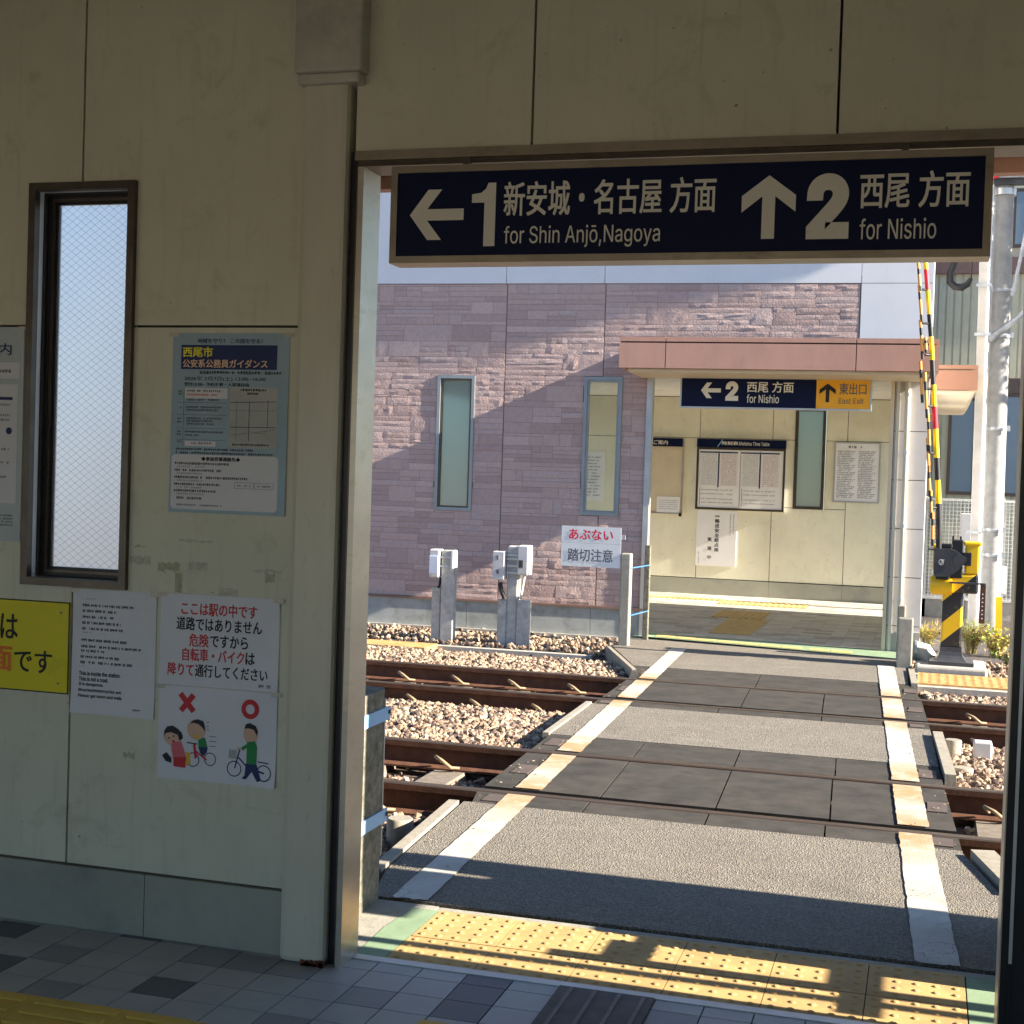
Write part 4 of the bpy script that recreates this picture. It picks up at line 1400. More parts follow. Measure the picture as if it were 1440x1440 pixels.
# floor of the far hall
MB().box(-3.9, 1.5, FY + .05, BY, -.25, -.006, seam_m).build("far_floor_slab", kind="structure")
mb = MB()
rr = random.Random(11)
yv = FY + .06
row = 0
while yv < BY - .02:
    xv = -3.8 + (row % 2) * .15
    while xv < 1.40:
        w = .3
        if not (-1.06 < xv + .15 < -10):
            mb.box(xv + .002, min(1.42, xv + w) - .002, yv + .002, min(BY - .016, yv + .148), -.006, 0, far_tile_m)
        xv += w
    yv += .15
    row += 1
mb.build("far_floor_tiles", kind="structure")
mb = MB()
def far_tact(x0, x1, y0, y1, bars=True):
    mb.box(x0, x1, y0, y1, .001, .005, far_tactile)
    n = int((x1 - x0) / .075)
    for i in range(n):
        xa = x0 + (i + .25) * (x1 - x0) / n
        mb.box(xa, xa + .035, y0 + .02, y1 - .02, .005, .010, far_tactile)
far_tact(-3.5, -.95, 14.0, 14.3)
far_tact(-.95, .2, 13.55, 14.15)
far_tact(-.75, -.15, 11.7, 12.7)
mb.box(-.52, -.08, 9.95, 11.68, .001, .005, far_tactile)
mb.build("far_guide_paving", kind="structure")
g = MB()
g.add([(-1.15, 9.16, .012), (1.46, 8.78, -.004), (1.46, FY + .07, .006), (-1.15, FY + .30, .012)], [(0, 1, 2, 3)], grey_green)
g.prism([(-1.16, 9.08), (1.47, 8.66), (1.47, 8.775), (-1.16, 9.155)], 'z', -.2, -.03, seam_m)
g.prism([(-1.155, 9.157), (1.462, 8.777), (1.462, 9.24), (-1.155, 9.24)], 'z', -.2, -.012, pale_conc)
g.build("far_threshold", kind="structure")
mb = MB()
for i in range(9):
    x0 = -.93 + i * .21 + (.05 if i > 6 else 0)
    ya = 9.20 - (x0 + 1.15) * .143
    mb.add([(x0, ya, .016 - i * .0015), (x0 + .195, ya - .028, .0155 - i * .0015), (x0 + .195, ya + .13, .0165 - i * .0015), (x0, ya + .16, .017 - i * .0015)], [(0, 1, 2, 3)], far_tactile)
mb.build("far_tactile_paving", kind="structure")

# signs and notices in the far entrance
o = thing("entrance_sign", "navy and amber sign for platform 2 and the east exit over the far entrance", "sign", (.16, 9.12, 2.3))
mb = MB(); frame(mb, -.752, 1.078, 2.290, 2.597, .016, 9.09, 9.17, alu_m); mb.box(-.74, 1.066, 9.15, 9.168, 2.3, 2.59, alu_m); mb.build("frame", o)
MB().box(-.736, .558, 9.096, 9.12, 2.306, 2.581, navy_m).build("sign_face", o)
MB().box(.562, 1.062, 9.096, 9.12, 2.306, 2.581, amber_m).build("exit_face", o)
for x in (-.5, .85):
    MB().box(x, x + .03, 9.12, 9.15, 2.597, 2.64, alu_m).build("hanger", o)
mb = MB(); y = 9.0935
arrow_left(mb, -.546, -.352, 2.389, 2.542, y, letter_m, .04)
put_text(mb, "2", -.306, -.182, 2.367, 2.556, y, letter_m, .05)
put_text(mb, "西尾 方面", -.098, .346, 2.453, 2.556, y, letter_m, .016)
put_text(mb, "for Nishio", -.098, .210, 2.350, 2.430, y, letter_m, .012)
mb.build("lettering", o)
mb = MB()
arrow_up(mb, .592, .744, 2.368, 2.546, y, ink_m, .034)
put_text(mb, "東出口", .777, 1.027, 2.443, 2.550, y, dim_ink, .012)
put_text(mb, "East Exit", .774, 1.004, 2.355, 2.410, y, brown_trim, .006)
mb.build("lettering", o)

o = thing("guide_board", "tall guidance board with a dark title strip at the far entrance's left", "notice board", (-2.0, 14.98, 1.1))
mb = MB(); mb.box(-2.5, -1.668, 14.965, 14.998, 1.108, 2.17, soffit_m); frame(mb, -2.5, -1.668, 1.105, 2.172, .02, 14.955, 14.967, alu_m); mb.build("board", o)
mb = MB(); mb.box(-2.48, -1.69, 14.945, 14.954, 2.05, 2.165, navy_m); mb.build("title_strip", o)
mb = MB(); put_text(mb, "ご案内", -2.10, -1.90, 2.075, 2.135, 14.943, letter_m, .02)
mb.build("lettering", o)
mb = MB(); mb.box(-2.03, -1.705, 14.958, 14.964, 1.125, 1.345, paper_w)
for i in range(5):
    scribble(mb, -2.0, -1.73, 1.29 - i * .03, .012, 14.957, pale_ink, .3, 200 + i)
mb.build("paper", o)
mb = MB(); mb.box(-1.71, -1.672, 14.93, 14.954, 1.075, 1.12, black_m); mb.build("latch", o)

o = thing("timetable_board", "wide timetable board with navy header on the far hall's back wall", "notice board", (-.88, 14.98, 1.19))
mb = MB(); mb.box(-1.484, -.266, 14.95, 14.998, 1.19, 2.05, paper_w); frame(mb, -1.486, -.264, 1.188, 2.052, .03, 14.94, 14.952, bronze_m); mb.build("board", o)
mb = MB(); mb.box(-1.487, -.266, 14.93, 14.998, 2.055, 2.17, navy_m); mb.build("header", o)
mb = MB()
line(mb, -1.20, 2.062, -1.13, 2.165, .012, 14.928, blue_band_m)
put_text(mb, "時刻表", -1.14, -.915, 2.09, 2.14, 14.928, letter_m, .02)
put_text(mb, "Meitetsu Time Table", -.90, -.49, 2.088, 2.138, 14.928, letter_m, .01)
mb.build("lettering", o)
mb = MB(); y = 14.948
for i, x in enumerate((-1.44, -1.165, -.87, -.595)):
    rect(mb, x, x + .25, 1.50, 2.0, y, (paper_w, peach_ink, paper_w, peach_ink)[i] if False else paper_w)
    rect(mb, x, x + .25, 1.975, 1.995, y - .001, navy_ink)
    for r_ in range(17):
        rect(mb, x, x + .25, 1.53 + r_ * .026, 1.5325 + r_ * .026, y - .001, pale_ink if i % 2 == 0 else pink_ink)
        scribble(mb, x + .03, x + .235, 1.537 + r_ * .026, .011, y - .001, pale_ink, .6, 300 + i * 20 + r_)
    rect(mb, x + (.253 if i % 2 == 0 else -.012), x + (.262 if i % 2 == 0 else -.004), 1.5, 2.0, y - .001, navy_ink)
for x in (-1.43, -.85):
    for z in (1.455, 1.40, 1.33, 1.28):
        scribble(mb, x + .02, x + .46, z, .014, y - .001, pale_ink, .3, int(z * 1000) + int(x * 10))
    rect(mb, x, x + .005, 1.25, 1.49, y - .001, dim_ink)
rect(mb, -.88, -.874, 1.23, 2.02, y - .0015, dim_ink)
mb.build("printing", o)

o = thing("hall_poster", "pale poster seen through the far building's right slit window", "poster", (-2.95, 14.99, 1.2))
MB().box(-3.12, -2.80, 14.985, 14.998, 1.25, 1.95, paper_w).build("paper", o)
mb = MB()
for i in range(13):
    scribble(mb, -3.08, -2.86 - (i % 3) * .03, 1.86 - i * .045, .018, 14.983, dim_ink, .3, 600 + i)
mb.build("printing", o)
o = thing("inspection_poster", "white vertical poster of Japanese lettering below the timetable", "poster", (-1.18, 14.99, .4))
MB().box(-1.46, -.905, 14.988, 14.998, .405, 1.172, paper_w).build("paper", o)
mb = MB(); y = 14.986
for i, ch in enumerate("輸送安全総点検"):
    put_text(mb, ch, -1.205, -1.145, 1.005 - i * .067, 1.06 - i * .067, y, ink_m, .02)
for i, ch in enumerate("実施中"):
    put_text(mb, ch, -1.30, -1.245, .745 - i * .125, .80 - i * .125, y, ink_m, .02)
for i in range(14):
    scribble(mb, -1.0, -.985, 1.12 - i * .022, .013, y, dim_ink, .2, 400 + i)
    if i < 13: scribble(mb, -.955, -.94, 1.12 - i * .022, .013, y, dim_ink, .2, 430 + i)
    if i < 8: scribble(mb, -1.425, -1.41, .58 - i * .022, .013, y, dim_ink, .2, 460 + i)
scribble(mb, -1.21, -1.14, 1.085, .025, y, dim_ink, .1, 480)
mb.build("printing", o)

o = thing("rules_board", "pale framed notice in two columns right of the far slit window", "notice board", (.69, 14.98, 1.35))
mb = MB(); mb.box(.40, .975, 14.975, 14.998, 1.37, 2.155, paper_w); mb.build("board", o)
mb = MB(); frame(mb, .382, .993, 1.352, 2.172, .02, 14.965, 14.99, alu_m); mb.build("frame", o)
mb = MB()
scribble(mb, .57, .80, 2.09, .03, 14.973, dim_ink, .4, 500)
for c_, x in enumerate((.43, .705)):
    for i in range(27):
        scribble(mb, x, x + .235 - (i % 4) * .02, 2.04 - i * .024, .013, 14.973, dim_ink, .3, 510 + c_ * 40 + i)
mb.build("printing", o)

# ------------------------------------------------------------------ things standing between the tracks and the far building
o = thing("fence_post", "pair of grey concrete posts joined by blue wire left of the far entrance", "fence post", (-1.08, 8.4, 0))
mb = MB(); mb.box(-1.133, -1.036, 8.35, 8.45, -.2, .872, concrete_m, .012); mb.build("post", o)
mb = MB(); mb.box(-1.02, -.965, 8.95, 9.0, -.2, .93, mossy_m, .008); mb.build("post", o)
wire_blue = M("blue_wire_cover", (.06, .17, .34), .5)
for z in (.73, .28):
    MB().prism([(-1.04, 8.38), (-1.03, 8.37), (-.965, 8.97), (-.975, 8.98)], 'z', z, z + .010, wire_blue).build("blue_wire", o)
o = thing("fence_post", "short grey concrete post at the right corner of the far entrance", "fence post", (1.48, 8.15, 0))
MB().box(1.415, 1.545, 8.08, 8.2, -.2, .436, concrete_m, .012).build("post", o)
MB().box(1.40, 1.47, 8.62, 8.72, -.2, .50, concrete_m, .01).build("post", o)

o = thing("warning_sign", "white warning board with red and black lettering beside the post", "sign", (-1.43, 8.37, .72))
MB().box(-1.718, -1.138, 8.362, 8.366, .726, 1.110, white_board).build("board", o)
mb = MB(); y = 8.3605
put_text(mb, "あぶない", -1.643, -1.218, .985, 1.082, y, magenta_red, .02)
put_text(mb, "踏切注意", -1.650, -1.214, .778, .898, y, dim_ink, .012)
rect(mb, -1.716, -1.14, .950, .9525, y, pale_ink)
mb.build("lettering", o)
MB().box(-1.70, -1.10, 8.37, 8.385, .80, .84, galv_m).build("bracket", o)
MB().box(-1.70, -1.10, 8.37, 8.385, 1.0, 1.04, galv_m).build("bracket", o)

shaft_m = M("pale_weathered_shaft", (.42, .42, .40), .85, var=.2, scale=16, dirt=(.24, .23, .2), dscale=7, d0=.5, d1=.75, bmp=.5, bscale=80)
# wayside signal boxes on concrete posts
def S(x, z):   # measured at Y = 7.9, stands at Y = 8.4
    return 1.627 + (x - 1.627) * 1.0393, 1.57 + (z - 1.57) * 1.0393
def sbox(mb, x0, x1, z0, z1, y0, y1, mat, bev=.006):
    a_, c_ = S(x0, z0); b_, d_ = S(x1, z1)
    return mb.box(a_, b_, y0, y1, c_, d_, mat, bev)
o = thing("wayside_box", "twin concrete posts with a clear hooded white box, left of the pair", "signal box", (-3.0, 8.45, -.1))
mb = MB(); sbox(mb, -2.762, -2.632, -.1, .846, 8.40, 8.50, shaft_m, .012); mb.build("post", o)
mb = MB(); sbox(mb, -2.858, -2.768, -.1, .49, 8.42, 8.50, shaft_m, .012); mb.build("post", o)
mb = MB(); sbox(mb, -2.872, -2.775, .585, .852, 8.36, 8.5, white_box_m, .012); mb.build("box", o)
mb = MB(); sbox(mb, -2.868, -2.78, .62, .79, 8.347, 8.358, M("clear_hood", (.55, .62, .75), .15), .004); mb.build("hood", o)
mb = MB(); sbox(mb, -2.668, -2.640, .65, .848, 8.385, 8.5, white_box_m, .008); mb.build("side_box", o)
mb = MB()
for z in (.685, .77): sbox(mb, -2.768, -2.645, z, z + .018, 8.39, 8.398, galv_m, 0)
mb.build("strap", o)
mb = MB(); mb.tube([(*[S(-2.775, .58)[0]], 8.43, S(0, .58)[1]), (S(-2.783, 0)[0], 8.425, S(0, .50)[1]), (S(-2.80, 0)[0], 8.42, S(0, .49)[1])], .014, black_m, 8); mb.build("cable", o)
o = thing("wayside_box", "grey concrete post with white boxes on both sides, right of the pair", "signal box", (-2.2, 8.45, -.1))
mb = MB(); sbox(mb, -2.118, -2.012, -.1, .915, 8.42, 8.54, shaft_m, .012); mb.build("post", o)
mb = MB(); sbox(mb, -2.198, -2.115, -.1, .408, 8.40, 8.50, shaft_m, .012); mb.build("post", o)
mb = MB(); sbox(mb, -2.010, -1.895, -.1, .413, 8.40, 8.50, shaft_m, .012); mb.build("post", o)
mb = MB(); sbox(mb, -2.247, -2.132, .596, .861, 8.36, 8.48, white_box_m, .008); bx1 = mb.build("box", o)
mb = MB()
for z in (.652, .785):
    sbox(mb, -2.206, -2.184, z, z + .04, 8.352, 8.362, dim_ink, .003)
mb.build("catch", bx1)
mb = MB(); sbox(mb, -2.006, -1.902, .648, .925, 8.36, 8.52, white_box_m, .012); mb.build("box", o)
mb = MB(); sbox(mb, -1.99, -1.945, .72, .79, 8.34, 8.36, gate_grey, .004); mb.build("padlock", o)
mb = MB()
for z in (.82, .785, .72, .655): sbox(mb, -2.125, -2.005, z, z + .018, 8.412, 8.419, alu_m, 0)
mb.build("strap", o)
def SP(x, z, y): a_, b_ = S(x, z); return (a_, y, b_)
mb = MB(); mb.tube([SP(-2.18, .57, 8.41), SP(-2.165, .50, 8.40), SP(-2.13, .42, 8.40)], .022, black_m, 8); mb.tube([SP(-1.955, .645, 8.44), SP(-1.99, .42, 8.45)], .014, pil_m, 8); mb.build("cable", o)

# ballast-side small things
o = MB(); o.box(1.955, 2.065, 4.40, 4.50, -.22, .02, white_box_m, .01)
o.build("track_marker", None, "small white block standing on the ballast right of the crossing", "marker", loc=(2.0, 4.45, -.2))
def stub(x, y, r, z1, lab):
    m_ = MB(); m_.tube([(x, y, -.3), (x, y, z1 - .008), (x, y, z1)], [r, r, r * .9], kerb_m, 18)
    m_.build("concrete_stub", None, lab, "stub", "concrete stubs beside the right kerb", loc=(x, y, -.2))
stub(1.835, 4.42, .052, .02, "pale round concrete stub against the right kerb, the farther one")
stub(1.885, 3.95, .06, -.06, "pale round concrete stub beside the right kerb, the lower nearer one")
stub(-.66, 1.34, .062, -.03, "round concrete stub beside the left kerb near the doorway")

# level crossing gate ---------------------------------------------------------
GY = 8.25
def G(x, z):
    return 1.627 + (x - 1.627) * .9457, 1.57 + (z - 1.57) * .9457
def gbox(mb, x0, x1, z0, z1, y0, y1, mat, bev=0.):
    a_, c_ = G(x0, z0); b_, d_ = G(x1, z1)
    return mb.box(a_, b_, y0, y1, c_, d_, mat, bev)
def gpoly(mb, pts, y0, y1, mat):
    return mb.prism([G(*p) for p in pts], 'y', y0, y1, mat)
MB().box(1.575, 2.17, 7.94, 8.62, -.2, .045, pale_conc, .02).build("gate_plinth", kind="structure")
gate = thing("crossing_gate", "yellow and black striped crossing gate with its arm raised upright", "crossing gate", (*[G(1.88, 0)[0]], GY, 0))
mb = MB(); mb.box(1.685, 2.06, GY - .2, GY + .2, .045, .08, gate_grey, .004); mb.build("base_plate", gate)
mb = MB()
prev = None
prof = [(.08, .145), (.10, .125), (.125, .108), (.16, .098), (.20, .096)]
xc = G(1.88, 0)[0]
vs, fs = [], []
for z, h in prof:
    for sx, sy in ((-1, -1), (1, -1), (1, 1), (-1, 1)):
        vs.append((xc + sx * h * .93, GY + sy * h, z))
for i in range(len(prof) - 1):
    for k in range(4):
        fs.append((i * 4 + k, i * 4 + (k + 1) % 4, i * 4 + 4 + (k + 1) % 4, i * 4 + 4 + k))
mb.add(vs, fs, gate_grey)
mb.build("base_flare", gate)
mb = MB(); mb.box(xc - .087, xc + .087, GY - .093, GY + .093, .19, .69, stripe_m, .018); mb.build("column", gate)
mb = MB()
gbox(mb, 1.835, 2.10, .62, .80, GY - .11, GY + .11, stripe_m, .02)
gbox(mb, 1.975, 2.10, .80, 1.07, GY - .109, GY + .109, yellow_paint, .015)
gbox(mb, 1.96, 2.115, 1.06, 1.098, GY - .12, GY + .12, yellow_paint, .012)
gbox(mb, 1.69, 1.80, .82, 1.06, GY - .02, GY + .12, yellow_paint, .01)
mb.build("gear_housing", gate)
mb = MB()
x0_, z0_ = G(1.675, .605); x1_, z1_ = G(1.87, .77)
mb.tube([(x0_, GY - .06, (z0_ + z1_) / 2), (x0_ + .02, GY - .06, (z0_ + z1_) / 2), (x1_, GY - .06, (z0_ + z1_) / 2)], [.06, .088, .088], yellow_paint, 20)
mb.build("motor_drum", gate)
mb = MB()
gpoly(mb, [(1.70, .795), (1.715, .77), (1.84, .775), (1.92, .84), (1.985, .93), (1.985, .95), (1.89, 1.015), (1.84, 1.03), (1.715, 1.03), (1.70, 1.01)], GY - .20, GY - .13, gate_grey)
mb.build("crank_cover", gate)
mb = MB()
xq, zq = G(1.915, .93)
mb.tube([(xq, GY - .205, zq), (xq, GY - .215, zq)], .045, gate_grey, 20)
line(mb, *G(1.755, .885), *G(1.79, .93), .007, GY - .2025, letter_m)
line(mb, *G(1.765, .93), *G(1.785, .89), .007, GY - .2028, letter_m)
disc(mb, *G(1.765, .905), .022, .026, GY - .2022, letter_m, 20, .75)
mb.build("cover_emblem", gate)
mb = MB()
gbox(mb, 1.855, 1.955, .76, 1.11, GY - .125, GY + .1, black_m, .008)
gbox(mb, 1.72, 1.84, .745, .78, GY - .19, GY - .10, black_m, .008)
gbox(mb, 1.955, 2.03, .88, 1.0, GY - .16, GY - .09, black_m, .006)
gbox(mb, 1.72, 1.86, 1.03, 1.075, GY - .16, GY - .11, black_m, .01)
for x in (1.862, 1.93): gbox(mb, x - .008, x + .008, 1.11, 1.145, GY - .09, GY - .07, black_m, 0)
mb.build("arm_clamp", gate)
mb = MB()
gbox(mb, 1.85, 2.16, .712, .728, GY - .17, GY - .14, gate_grey, 0)
gbox(mb, 2.115, 2.163, .36, .712, GY - .165, GY - .155, rail_m, 0)
cw = mb.build("counterweight_bar", gate)
mb = MB()
for i in range(7):
    xx, zz = G(2.139, .628 - i * .037)
    disc(mb, xx, zz, .006, .006, GY - .1665, paper_w, 12)
mb.build("bolt_row", cw)
# raised arm, built as one banded tube
def arm_pt(v):      # z along the arm -> x
    zs = (1.00, 1.31, 1.6, 2.28, 2.98, 3.66, 4.3)
    xs = (1.74, 1.728, 1.71, 1.655, 1.595, 1.52, 1.445)
    for i in range(len(zs) - 1):
        if v <= zs[i + 1]:
            t = (v - zs[i]) / (zs[i + 1] - zs[i])
            return xs[i] + (xs[i + 1] - xs[i]) * t
    return xs[-1]
bands = [(1.0, 1.44, arm_black), (1.44, 1.655, bright_yellow), (1.655, 1.86, arm_black), (1.86, 2.125, bright_yellow), (2.125, 2.33, arm_red), (2.33, 2.53, bright_yellow), (2.53, 2.755, arm_black), (2.755, 2.97, bright_yellow), (2.97, 3.175, arm_black), (3.175, 3.395, bright_yellow), (3.395, 3.585, arm_red), (3.585, 3.83, bright_yellow), (3.83, 4.05, arm_black), (4.05, 4.28, bright_yellow)]
mb = MB()
for z0_, z1_, mt in bands:
    za = [z0_ + (z1_ - z0_) * t / 3 for t in range(4)]
    rr_ = [.026 - .0025 * (z - 1) for z in za]
    mb.tube([(G(arm_pt(z), z)[0], GY - .15, G(0, z)[1]) for z in za], rr_, mt, 12, caps=True)
mb.build("barrier_arm", gate)
mb = MB()
rods = [(3.64, 3.38, -.065), (3.44, 3.10, -.072), (3.12, 2.76, -.085), (2.96, 2.82, -.05), (2.74, 2.36, -.105), (2.64, 2.22, -.07), (2.26, 1.90, -.06), (2.04, 1.72, -.075), (1.78, 1.50, -.075), (1.56, 1.30, -.065), (1.36, 1.05, -.055)]
for i, (za, zb, dx) in enumerate(rods):
    n = 5
    for k in range(n):
        z0_ = za + (zb - za) * k / n; z1_ = za + (zb - za) * (k + 1) / n
        mt = arm_black if k in (1, 4) else orange_rod
        mb.tube([(G(arm_pt(z0_) + dx, 0)[0], GY - .19, G(0, z0_)[1]), (G(arm_pt(z1_) + dx, 0)[0], GY - .19, G(0, z1_)[1])], .013, mt, 8)
mb.build("fringe_rod", gate)
mb = MB()
for z, dx in ((3.70, -.06), (3.40, -.068), (3.09, -.07), (2.80, -.06), (2.49, -.08), (2.33, -.06), (1.90, -.065), (1.40, -.06), (1.02, -.09)):
    mb.tube([(G(arm_pt(z), 0)[0], GY - .15, G(0, z)[1]), (G(arm_pt(z) + dx, 0)[0], GY - .19, G(0, z)[1])], .011, arm_black, 8)
mb.build("fringe_link", gate)
o = MB(); o.tube([(1.52, 8.45, .11), (1.58, 8.43, .12), (1.65, 8.42, .11), (1.69, 8.42, .06), (1.695, 8.42, -.1)], [.085, .085, .082, .075, .075], pil_m, 16)
o.tube([(1.565, 8.43, .12), (1.585, 8.43, .12)], .094, alu_m, 16)
o.build("conduit_pipe", None, "fat pale grey conduit elbow lying at the foot of the crossing gate", "pipe", loc=(1.6, 8.5, 0))

# poles -----------------------------------------------------------------------
o = thing("utility_pole", "stout grey concrete pole with steel clamps behind the crossing gate", "utility pole", (2.33, 12, -.1))
mb = MB(); mb.tube([(2.345, 12, -.3), (2.335, 12, .9), (2.32, 12, 3.6), (2.31, 12, 5.0)], [.113, .112, .109, .106], concrete_m if False else M("pole_concrete", (.30, .30, .29), .8, var=.16, scale=9, dirt=(.40, .39, .36), dscale=6, bmp=.3), 24); mb.build("shaft", o)
for z in (3.79, 3.28, 2.25, 1.12, .84):
    m_ = MB(); m_.tube([(2.33, 12, z), (2.33, 12, z + .035)], .119, galv_m, 24); m_.box(2.20, 2.23, 11.86, 11.9, z - .01, z + .05, galv_m); m_.box(2.43, 2.47, 11.86, 11.9, z - .01, z + .05, galv_m); m_.build("clamp_band", o)
mb = MB(); mb.tube([(2.22, 11.86, 3.25), (2.75, 11.86, 3.70)], .032, galv_m, 8); mb.tube([(2.43, 11.86, 3.73), (2.56, 11.86, 4.5)], .02, galv_m, 8); mb.build("brace", o)
mb = MB(); mb.tube([(2.205, 11.87, .2), (2.19, 11.87, 5.0)], .016, blue_band_m if False else galv_m, 8); mb.build("conduit", o)
mb = MB(); mb.tube([(2.31, 12, 4.86), (2.31, 12, 4.93)], .13, alu_m, 24); mb.box(1.9, 3.6, 11.85, 11.95, 4.96, 5.05, gate_grey); mb.box(1.9, 3.6, 11.75, 11.80, 5.02, 5.09, galv_m); mb.tube([(1.9, 11.8, 5.13), (3.6, 11.8, 5.05)], .018, galv_m, 8); mb.build("crossarm", o)
mb = MB(); mb.tube([(2.12, 11.7, 4.99), (2.24, 11.7, 5.02)], [.02, .012], arm_red, 8); mb.build("red_cap", o)
mb = MB(); mb.box(2.425, 2.487, 11.74, 11.76, .44, .745, paper_w, .01); mb.build("tag_plate", o)
o = thing("steel_post", "slim grey steel channel post standing left of the concrete pole", "post", (2.09, 11.5, -.1))
mb = MB(); mb.prism([(2.095, -.2), (2.175, -.2), (2.145, 5.2), (2.055, 5.2)], 'y', 11.46, 11.54, M("post_paint", (.46, .44, .40), .6, var=.12, scale=6)); mb.build("channel", o)
mb = MB(); mb.tube([(2.19, 11.45, -.2), (2.158, 11.45, 5.0)], .013, paper_w, 8); mb.build("white_conduit", o)
mb = MB()
for z in (3.25, 3.78, 1.1): mb.box(2.04, 2.2, 11.43, 11.46, z, z + .03, galv_m)
mb.build("clamp_band", o)
o = MB()
hk = [(1.845, 11.5, 4.6), (1.838, 11.5, 4.3), (1.815, 11.5, 4.08), (1.765, 11.5, 3.94), (1.765, 11.5, 3.84), (1.82, 11.5, 3.785), (1.89, 11.5, 3.78), (1.95, 11.5, 3.815), (1.985, 11.5, 3.88)]
o.tube(hk, [.03, .032, .036, .04, .042, .042, .042, .036, .022], black_m, 12)
o.tube([(1.985, 11.5, 3.88), (1.99, 11.5, 4.02), (1.985, 11.5, 4.6)], .008, bronze_dk, 8)
o.build("cable_loop", None, "black sleeved cable loop hanging left of the concrete pole", "cable", loc=(1.85, 11.5, 4))
o = MB(); o.prism([(2.375, .42), (2.44, .425), (2.455, -.1), (2.385, -.1)], 'y', 11.47, 11.53, yellow_paint)
o.build("guy_guard", None, "yellow guy wire guard at the foot of the concrete pole", "guard", loc=(2.4, 11.5, 0))

# mesh fence
o = thing("mesh_fence", "white square mesh fence behind the crossing gate", "fence", (2.2, 14, 0))
mb = MB()
for i in range(31):
    x = 1.62 + i * .045
    mb.box(x, x + .010, 14.0, 14.008, .2, 1.44, mesh_white)
for i in range(26):
    z = .22 + i * .049
    mb.box(1.60, 3.0, 14.009, 14.016, z, z + .010, mesh_white)
mb.build("mesh_panel", o)
mb = MB(); mb.box(1.58, 3.0, 13.99, 14.03, 1.43, 1.46, mesh_white); mb.box(1.58, 3.0, 13.99, 14.03, .18, .21, mesh_white)
for x in (1.60, 2.52): mb.box(x, x + .04, 14.02, 14.06, -.1, 1.48, mesh_white)
mb.build("fence_rail", o)
MB().box(1.5, 5, 14.02, 14.2, -.3, .18, pale_conc).build("fence_footing", o)
o = MB(); o.box(2.03, 2.17, 13.9, 13.98, .90, 1.28, white_box_m, .01); o.box(2.09, 2.11, 13.93, 13.97, -.1, .9, galv_m)
o.build("notice_plate", None, "blank white plate in front of the mesh fence", "plate", loc=(2.1, 13.95, 0))
# background house
o = thing("warehouse", "olive ribbed metal building with dark framed windows behind the mesh fence", "building", (3.5, 18, 0))
mb = MB()
x = 1.2
while x < 6:
    mb.box(x, x + .092, 17.985, 18.2, -.1, 4.86, siding_m)
    mb.box(x + .092, x + .118, 18.005, 18.2, -.1, 4.86, siding_m)
    x += .118
mb.box(1.2, 6, 18.2, 24, -.1, 4.86, siding_m)
mb.build("siding", o)
MB().box(1.1, 6.1, 17.9, 24.1, 4.86, 5.10, M("brown_eave", (.16, .10, .09), .6)).build("eave_band", o)
MB().box(1.2, 6, 18.3, 24, 5.10, 7.5, siding_m).build("upper_storey", o)
for x0_, x1_, z0_, z1_ in ((1.88, 2.30, 1.50, 2.98), (2.66, 3.1, 1.50, 3.05)):
    m_ = MB(); frame(m_, x0_, x1_, z0_, z1_, .05, 17.95, 17.984, dark_frame); w_ = m_.build("window", o)
    MB().box(x0_ + .05, x1_ - .05, 17.965, 17.975, z0_ + .05, z1_ - .05, blue_glass).build("pane", w_)
    if x0_ > 2.5: MB().box(x0_ - .02, x1_ + .02, 17.93, 17.984, 3.055, 3.28, dark_frame).build("shutter_box", w_)
MB().box(1.55, 1.62, 17.6, 17.7, -.1, 3.2, M("olive_post", (.3, .3, .2), .6)).build("corner_post", o)
for x0_ in (1.80, 2.7):
    m_ = MB(); frame(m_, x0_, x0_ + .6, 5.3, 6.2, .05, 18.26, 18.30, dark_frame); w_ = m_.build("window", o)
    MB().box(x0_ + .05, x0_ + .55, 18.275, 18.29, 5.35, 6.15, blue_glass).build("pane", w_)

# weeds
def weed(x, y, z, h, w, n, mats, label, grass=False):
    o = thing("weed_plant", label, "weed", (x, y, z))
    mb = MB(); st = MB()
    for i in range(n // 8):
        a_ = random.uniform(0, 6.28); l_ = random.uniform(.3, 1) * w
        tip = Vector((x + math.cos(a_) * l_, y + math.sin(a_) * l_, z + h * random.uniform(.5, 1)))
        st.tube([(x + math.cos(a_) * l_ * .3, y + math.sin(a_) * l_ * .3, z - .03), ((x + tip.x) / 2, (y + tip.y) / 2, z + (tip.z - z) * .65), tip], [.004, .003, .0015], stem_m, 5)
        for k in range(8):
            t = random.uniform(.25, 1)
            c = Vector((x, y, z)).lerp(tip, t) + Vector((random.gauss(0, .02), random.gauss(0, .02), random.gauss(0, .015)))
            d = Vector((random.gauss(0, 1), random.gauss(0, 1), random.gauss(.9 if grass else .3, .5))).normalized()
            sd = d.cross(Vector((random.gauss(0, 1), random.gauss(0, 1), random.gauss(0, 1)))).normalized()
            L, W = (random.uniform(.06, .13), .004) if grass else (random.uniform(.025, .05), random.uniform(.010, .02))
            mb.add([c, c + d * L * .5 + sd * W, c + d * L, c + d * L * .5 - sd * W], [(0, 1, 2, 3)], random.choice(mats))
    st.build("stem", o)
    mb.build("foliage", o)
weed(2.33, 10.1, -.05, .27, .24, 420, [leaf_c, leaf_c, leaf_b], "bright yellow green bush at the foot of the concrete pole")
weed(2.10, 10.3, -.05, .30, .18, 520, [leaf_a, leaf_b], "tuft of tall thin grass between the crossing gate and the pole", True)
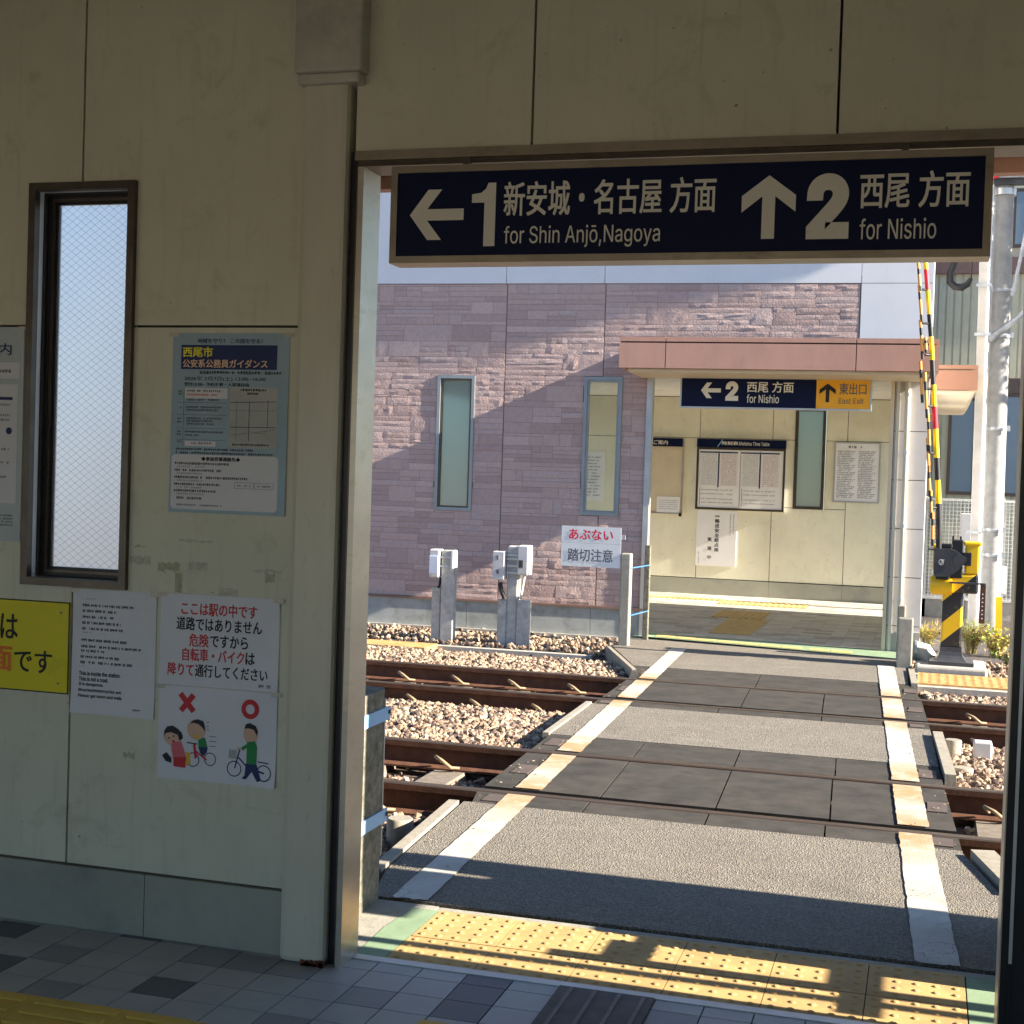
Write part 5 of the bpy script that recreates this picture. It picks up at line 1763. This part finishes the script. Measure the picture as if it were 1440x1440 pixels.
weed(1.68, 9.7, .05, .18, .13, 300, [leaf_b, leaf_b, leaf_c], "dry tan weed between the white pier and the crossing gate", True)
weed(2.45, 9.3, -.05, .14, .2, 300, [leaf_a, leaf_b], "low dark weeds behind the orange tactile strip")

o = thing("added_shade_tree", "unseen leafy tree added beyond the right edge to shade the pole", "tree", (5.6, 12, 0))  # put in out of view for dappled shade on the upper pole
mb = MB(); mb.tube([(5.6, 12, -.1), (5.55, 12, 2.2), (5.6, 12.05, 4.0), (5.5, 12, 6.0)], [.16, .13, .10, .04], stem_m, 12)
for i in range(12):
    a_ = i * 2.4; zz = 3.4 + i * .25
    mb.tube([(5.58, 12, zz), (5.58 + math.cos(a_) * .6, 12 + math.sin(a_) * .6, zz + .5), (5.58 + math.cos(a_) * 1.0, 12 + math.sin(a_) * 1.0, zz + .8)], [.05, .03, .012], stem_m, 7)
mb.build("trunk", o)
mb = MB()
for i in range(3600):
    c = Vector((random.gauss(0, 1), random.gauss(0, 1), random.gauss(0, 1))).normalized() * (random.random() ** .4)
    c = Vector((5.6 + c.x * 1.3, 12 + c.y * 1.1, 5.7 + c.z * 1.6))
    d = Vector((random.gauss(0, 1), random.gauss(0, 1), random.gauss(0, .6))).normalized()
    sd = d.orthogonal().normalized()
    mb.add([c, c + d * .06 + sd * .035, c + d * .13, c + d * .06 - sd * .035], [(0, 1, 2, 3)], leaf_a)
mb.build("crown", o)

# unseen board added far right, outline projected back from the stone wall's shadow edge
def back(xs, zs, X):
    ys = FY + xs * math.tan(PHI)
    t = (X - xs) / SDIR.x
    return (ys + SDIR.y * t, zs + SDIR.z * t)
X0 = 6.0
pts = [back(-5.5, 2.72, X0), back(-2.94, 2.74, X0), back(-1.77, 3.10, X0), back(.21, 3.54, X0), back(1.0, 4.0, X0)]
pts = pts + [(pts[-1][0] + .0, 9.5), (pts[0][0] - .0, 9.5)]
o = thing("wall_shade_board", "unseen tall narrow board added to the right to shade the stone wall", "building", (X0, 9.2, 0))
MB().prism(pts, 'x', X0, X0 + .15, siding_m).build("shade_panel", o)
